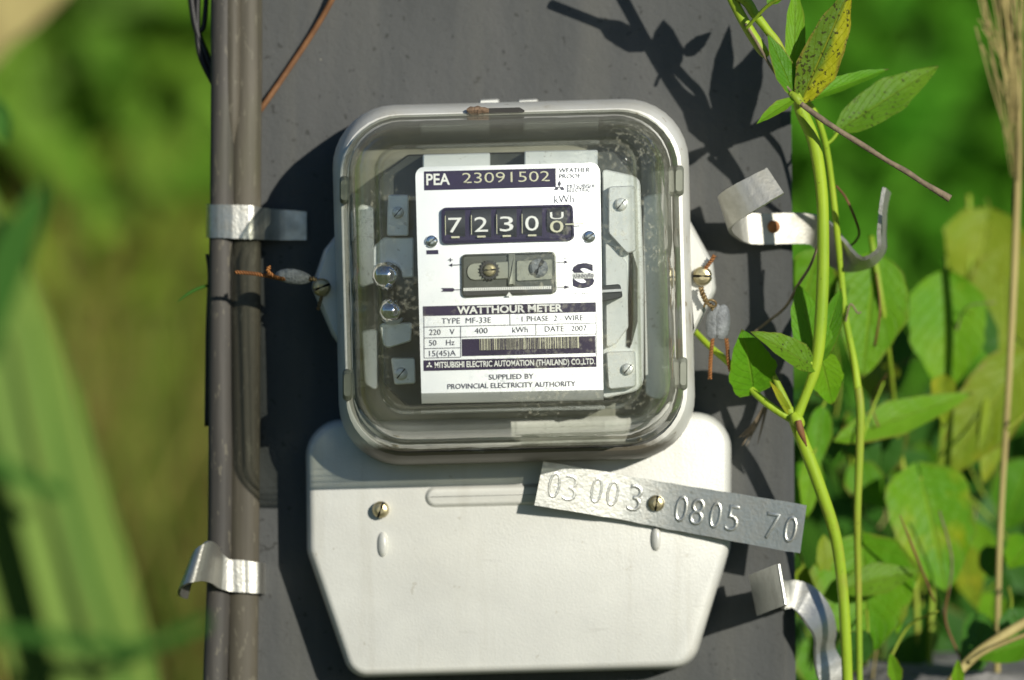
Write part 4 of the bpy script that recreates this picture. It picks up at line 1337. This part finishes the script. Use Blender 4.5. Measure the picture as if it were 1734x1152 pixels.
for b_, t_, w_, mt_, sh_, ti_ in hl_:
    leaf(creeper, b_, t_, w_, mt_, sh_, ti_, random.uniform(.12, .3), random.uniform(.04, .14), wav=.05)
    if sh_ != 'lance':
        stem(creeper, [(b_[0] + random.uniform(-26, 26), b_[1] - random.uniform(16, 40), b_[2] - 14), (b_[0] + random.uniform(-6, 6), b_[1] - 14, b_[2] - 4), b_], [3, 2.6, 2.2], 'stem_dark', 'leaf_stalk', 6)
# deeper leaves of the same creeper, in between and further right
for k in range(34):
    x = U(1350, 1740); y = U(560, 1180); d = U(-170, -20); a = random.gauss(0, .5)
    L_ = U(60, 200); cx_ = U(-25, 25)
    stem(creeper, [(x, y, d), (x + L_ * .5 * math.sin(a) + cx_, y - L_ * .5, d + U(-8, 8)), (x + L_ * math.sin(a), y - L_ * math.cos(a), d + U(-15, 15))], [U(1, 3), U(1, 2.6), U(.6, 2)],
         random.choice(['stem_dark', 'stem', 'twig', 'straw', 'brown']), 'runner', 5)
for k in range(22):
    x = U(1350, 1750); y = U(600, 1180) if x < 1480 else U(520, 1180); d = U(-165, -60); L_ = U(50, 120); a = random.gauss(0, .7)
    leaf(creeper, (x, y, d), (x + L_ * math.sin(a), y + L_ * math.cos(a), d + U(0, 25)), U(34, 90), random.choice(['L_heart', 'L_green', 'L_olive', 'L_bright', 'L_dark', 'L_dark']),
         random.choice(['ovate', 'heart', 'lance']), (U(-.7, .5), U(-.1, .9)), U(.1, .45), U(.05, .25), nx=6, ny=9, wav=.08, roll=random.gauss(0, 18))
for k in range(110):
    x = U(1350, 2300); y = U(560, 1500) if x < 1740 else U(350, 1500)
    if x < 1420 and y < 700: continue
    d = U(-330, -170)
    a = U(0, 6.28); L_ = U(70, 150)
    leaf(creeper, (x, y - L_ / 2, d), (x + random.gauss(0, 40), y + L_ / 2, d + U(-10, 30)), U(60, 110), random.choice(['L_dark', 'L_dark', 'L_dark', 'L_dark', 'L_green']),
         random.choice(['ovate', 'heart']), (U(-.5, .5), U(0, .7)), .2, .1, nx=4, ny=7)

# straw coloured grass stalk at the right border
gs = empty('dry_grass_stalk', P(1690, 1152, -60) * 1, 'tall straw coloured grass stalk with a feathery seed head at the right border', 'grass stalk')
stem(gs, [(1696, -90, -60), (1712, 60, -60), (1724, 200, -60), (1719, 420, -60), (1708, 650, -60), (1696, 850, -62), (1690, 1010, -64), (1688, 1260, -66)], [6, 6.5, 7, 7, 6, 5.5, 5.5, 5.5], 'straw', 'stalk')
mh = Mesh()
for k in range(38):
    x0 = U(1708, 1726); y0 = U(90, 330); x1 = U(1640, 1745); y1 = U(-130, 60)
    tube(mh, [P(x0, y0, -58), P((x0 + x1) / 2 + U(-6, 12), (y0 + y1) / 2, -56), P(x1, y1, -55 + U(-8, 8))], [.00014, .00025, .0003], 5, 4)
mh.obj('seed_head', MT['straw'], gs, sharp=0)

m = Mesh()
tube(m, [P(1590, 1180, -20), P(1640, 1120, -22), P(1690, 1082, -25), P(1760, 1040, -30)], [.0016, .0018, .0018, .0016], 7)
tube(m, [P(1640, 1122, -20), P(1680, 1098, -18), P(1760, 1066, -15)], .0009, 6)
tag(m.obj('dry_vine_stem', MT['straw'], sharp=0), 'bent tan dry stem arching over the stone at the bottom right corner', 'stem')

# low rough stone wall whose top just shows
st = Mesh(); lo = []
rd = random.Random(9)
top = P(1640, 1138, -60).z
for z, k in ((0, 1.05), (.4, 1.02), (.8, 1.0), (top - .03, .98), (top - .006, .95), (top, .82)):
    lo.append([Vector((.17 + math.cos(a) * .055 * k * rd.uniform(.92, 1.08) * (1.7 if math.cos(a) > 0 else 1), .09 + math.sin(a) * .05 * k * rd.uniform(.92, 1.08), z + (rd.uniform(-.002, .002) if z > .2 else 0))) for a in np.linspace(0, 6.2832, 23)[:-1]])
st.loops(lo)
tag(st.obj('stone_pillar', MT['stone'], sharp=40), 'rough grey stone pillar top under the leaves at the bottom right', 'stone')

# broad grass blades, blurred, beyond the post on the left
def blade(parent, pts, wid, mat, name='blade', cup=.12):
    q = cr([tuple(P(*p)) + (w,) for p, w in zip(pts, wid)], 6)
    m = Mesh(); lo = []
    for i in range(len(q)):
        c = Vector(q[i][:3]); t = (Vector(q[min(i + 1, len(q) - 1)][:3]) - Vector(q[max(i - 1, 0)][:3])).normalized()
        s = t.cross(Vector((.25, -1, .2))).normalized(); nn = s.cross(t); w = q[i][3] * .0002
        lo.append([c - s * w + nn * w * cup, c - s * w * .5 + nn * w * cup * .2, c, c + s * w * .5 + nn * w * cup * .2, c + s * w + nn * w * cup])
    v = [p for l in lo for p in l]; b = [p + Vector((0, .0006, 0)) for p in v]
    m.loops([l + [p + Vector((0, .0006, 0)) for p in reversed(l)] for l in lo])
    return m.obj(name, MT[mat], parent, sharp=60)


rg = empty('reed_clump', Vector((-.12, -.40, 0)), 'clump of broad pale green reed blades out of focus in front at the lower left', 'reed')
DB = 400
blade(rg, [(-60, 250, DB), (-14, 430, DB), (40, 640, DB), (105, 860, DB), (160, 1060, DB), (215, 1330, DB), (330, 1900, DB), (420, 4200, DB), (420, 9950, DB)], [4, 32, 52, 56, 58, 60, 60, 60, 50], 'blade')
blade(rg, [(-90, 520, DB - 15), (-30, 760, DB - 15), (40, 960, DB - 15), (105, 1160, DB - 15), (180, 1420, DB - 15), (300, 2000, DB - 15), (400, 4200, DB - 15), (400, 9900, DB - 15)], [4, 40, 52, 56, 58, 60, 60, 50], 'blade')
blade(rg, [(78, 305, DB + 20), (58, 350, DB + 20), (28, 410, DB + 20), (0, 480, DB + 20), (-40, 620, DB + 20)], [1, 14, 22, 22, 18], 'blade_dark')
blade(rg, [(-30, 770, DB + 22), (10, 795, DB + 22), (60, 820, DB + 22), (110, 836, DB + 22)], [9, 9, 9, 6], 'blade_dark')
blade(rg, [(-30, 1070, DB + 24), (60, 1076, DB + 24), (150, 1092, DB + 24), (230, 1096, DB + 24), (300, 1075, DB + 24), (352, 1050, DB + 24)], [9, 9, 9, 8, 7, 6], 'blade_dark')
blade(rg, [(-40, 180, DB - 80), (-5, 200, DB - 80), (5, 240, DB - 80)], [20, 16, 4], 'blade_dark')
blade(rg, [(52, 540, DB + 12), (95, 760, DB + 12), (150, 960, DB + 12), (215, 1200, DB + 12), (330, 1900, DB + 12), (420, 4200, DB + 12), (420, 9950, DB + 12)], [2, 4, 5, 6, 8, 8, 6], 'blade_dark')

blade(rg, [(-320, 2400, DB + 30), (-260, 900, DB + 30), (-200, 400, DB + 30), (-125, 140, DB + 30), (-40, 40, DB + 30), (30, -10, DB + 30), (110, -90, DB + 30), (170, -200, DB + 30)], [40, 50, 60, 56, 46, 40, 34, 20], 'straw', 'dry_blade')
for o in list(bpy.data.objects):
    if o.type == 'MESH' and o.parent is None and 'kind' not in o and 'label' not in o:
        print('UNLABELLED', o.name)
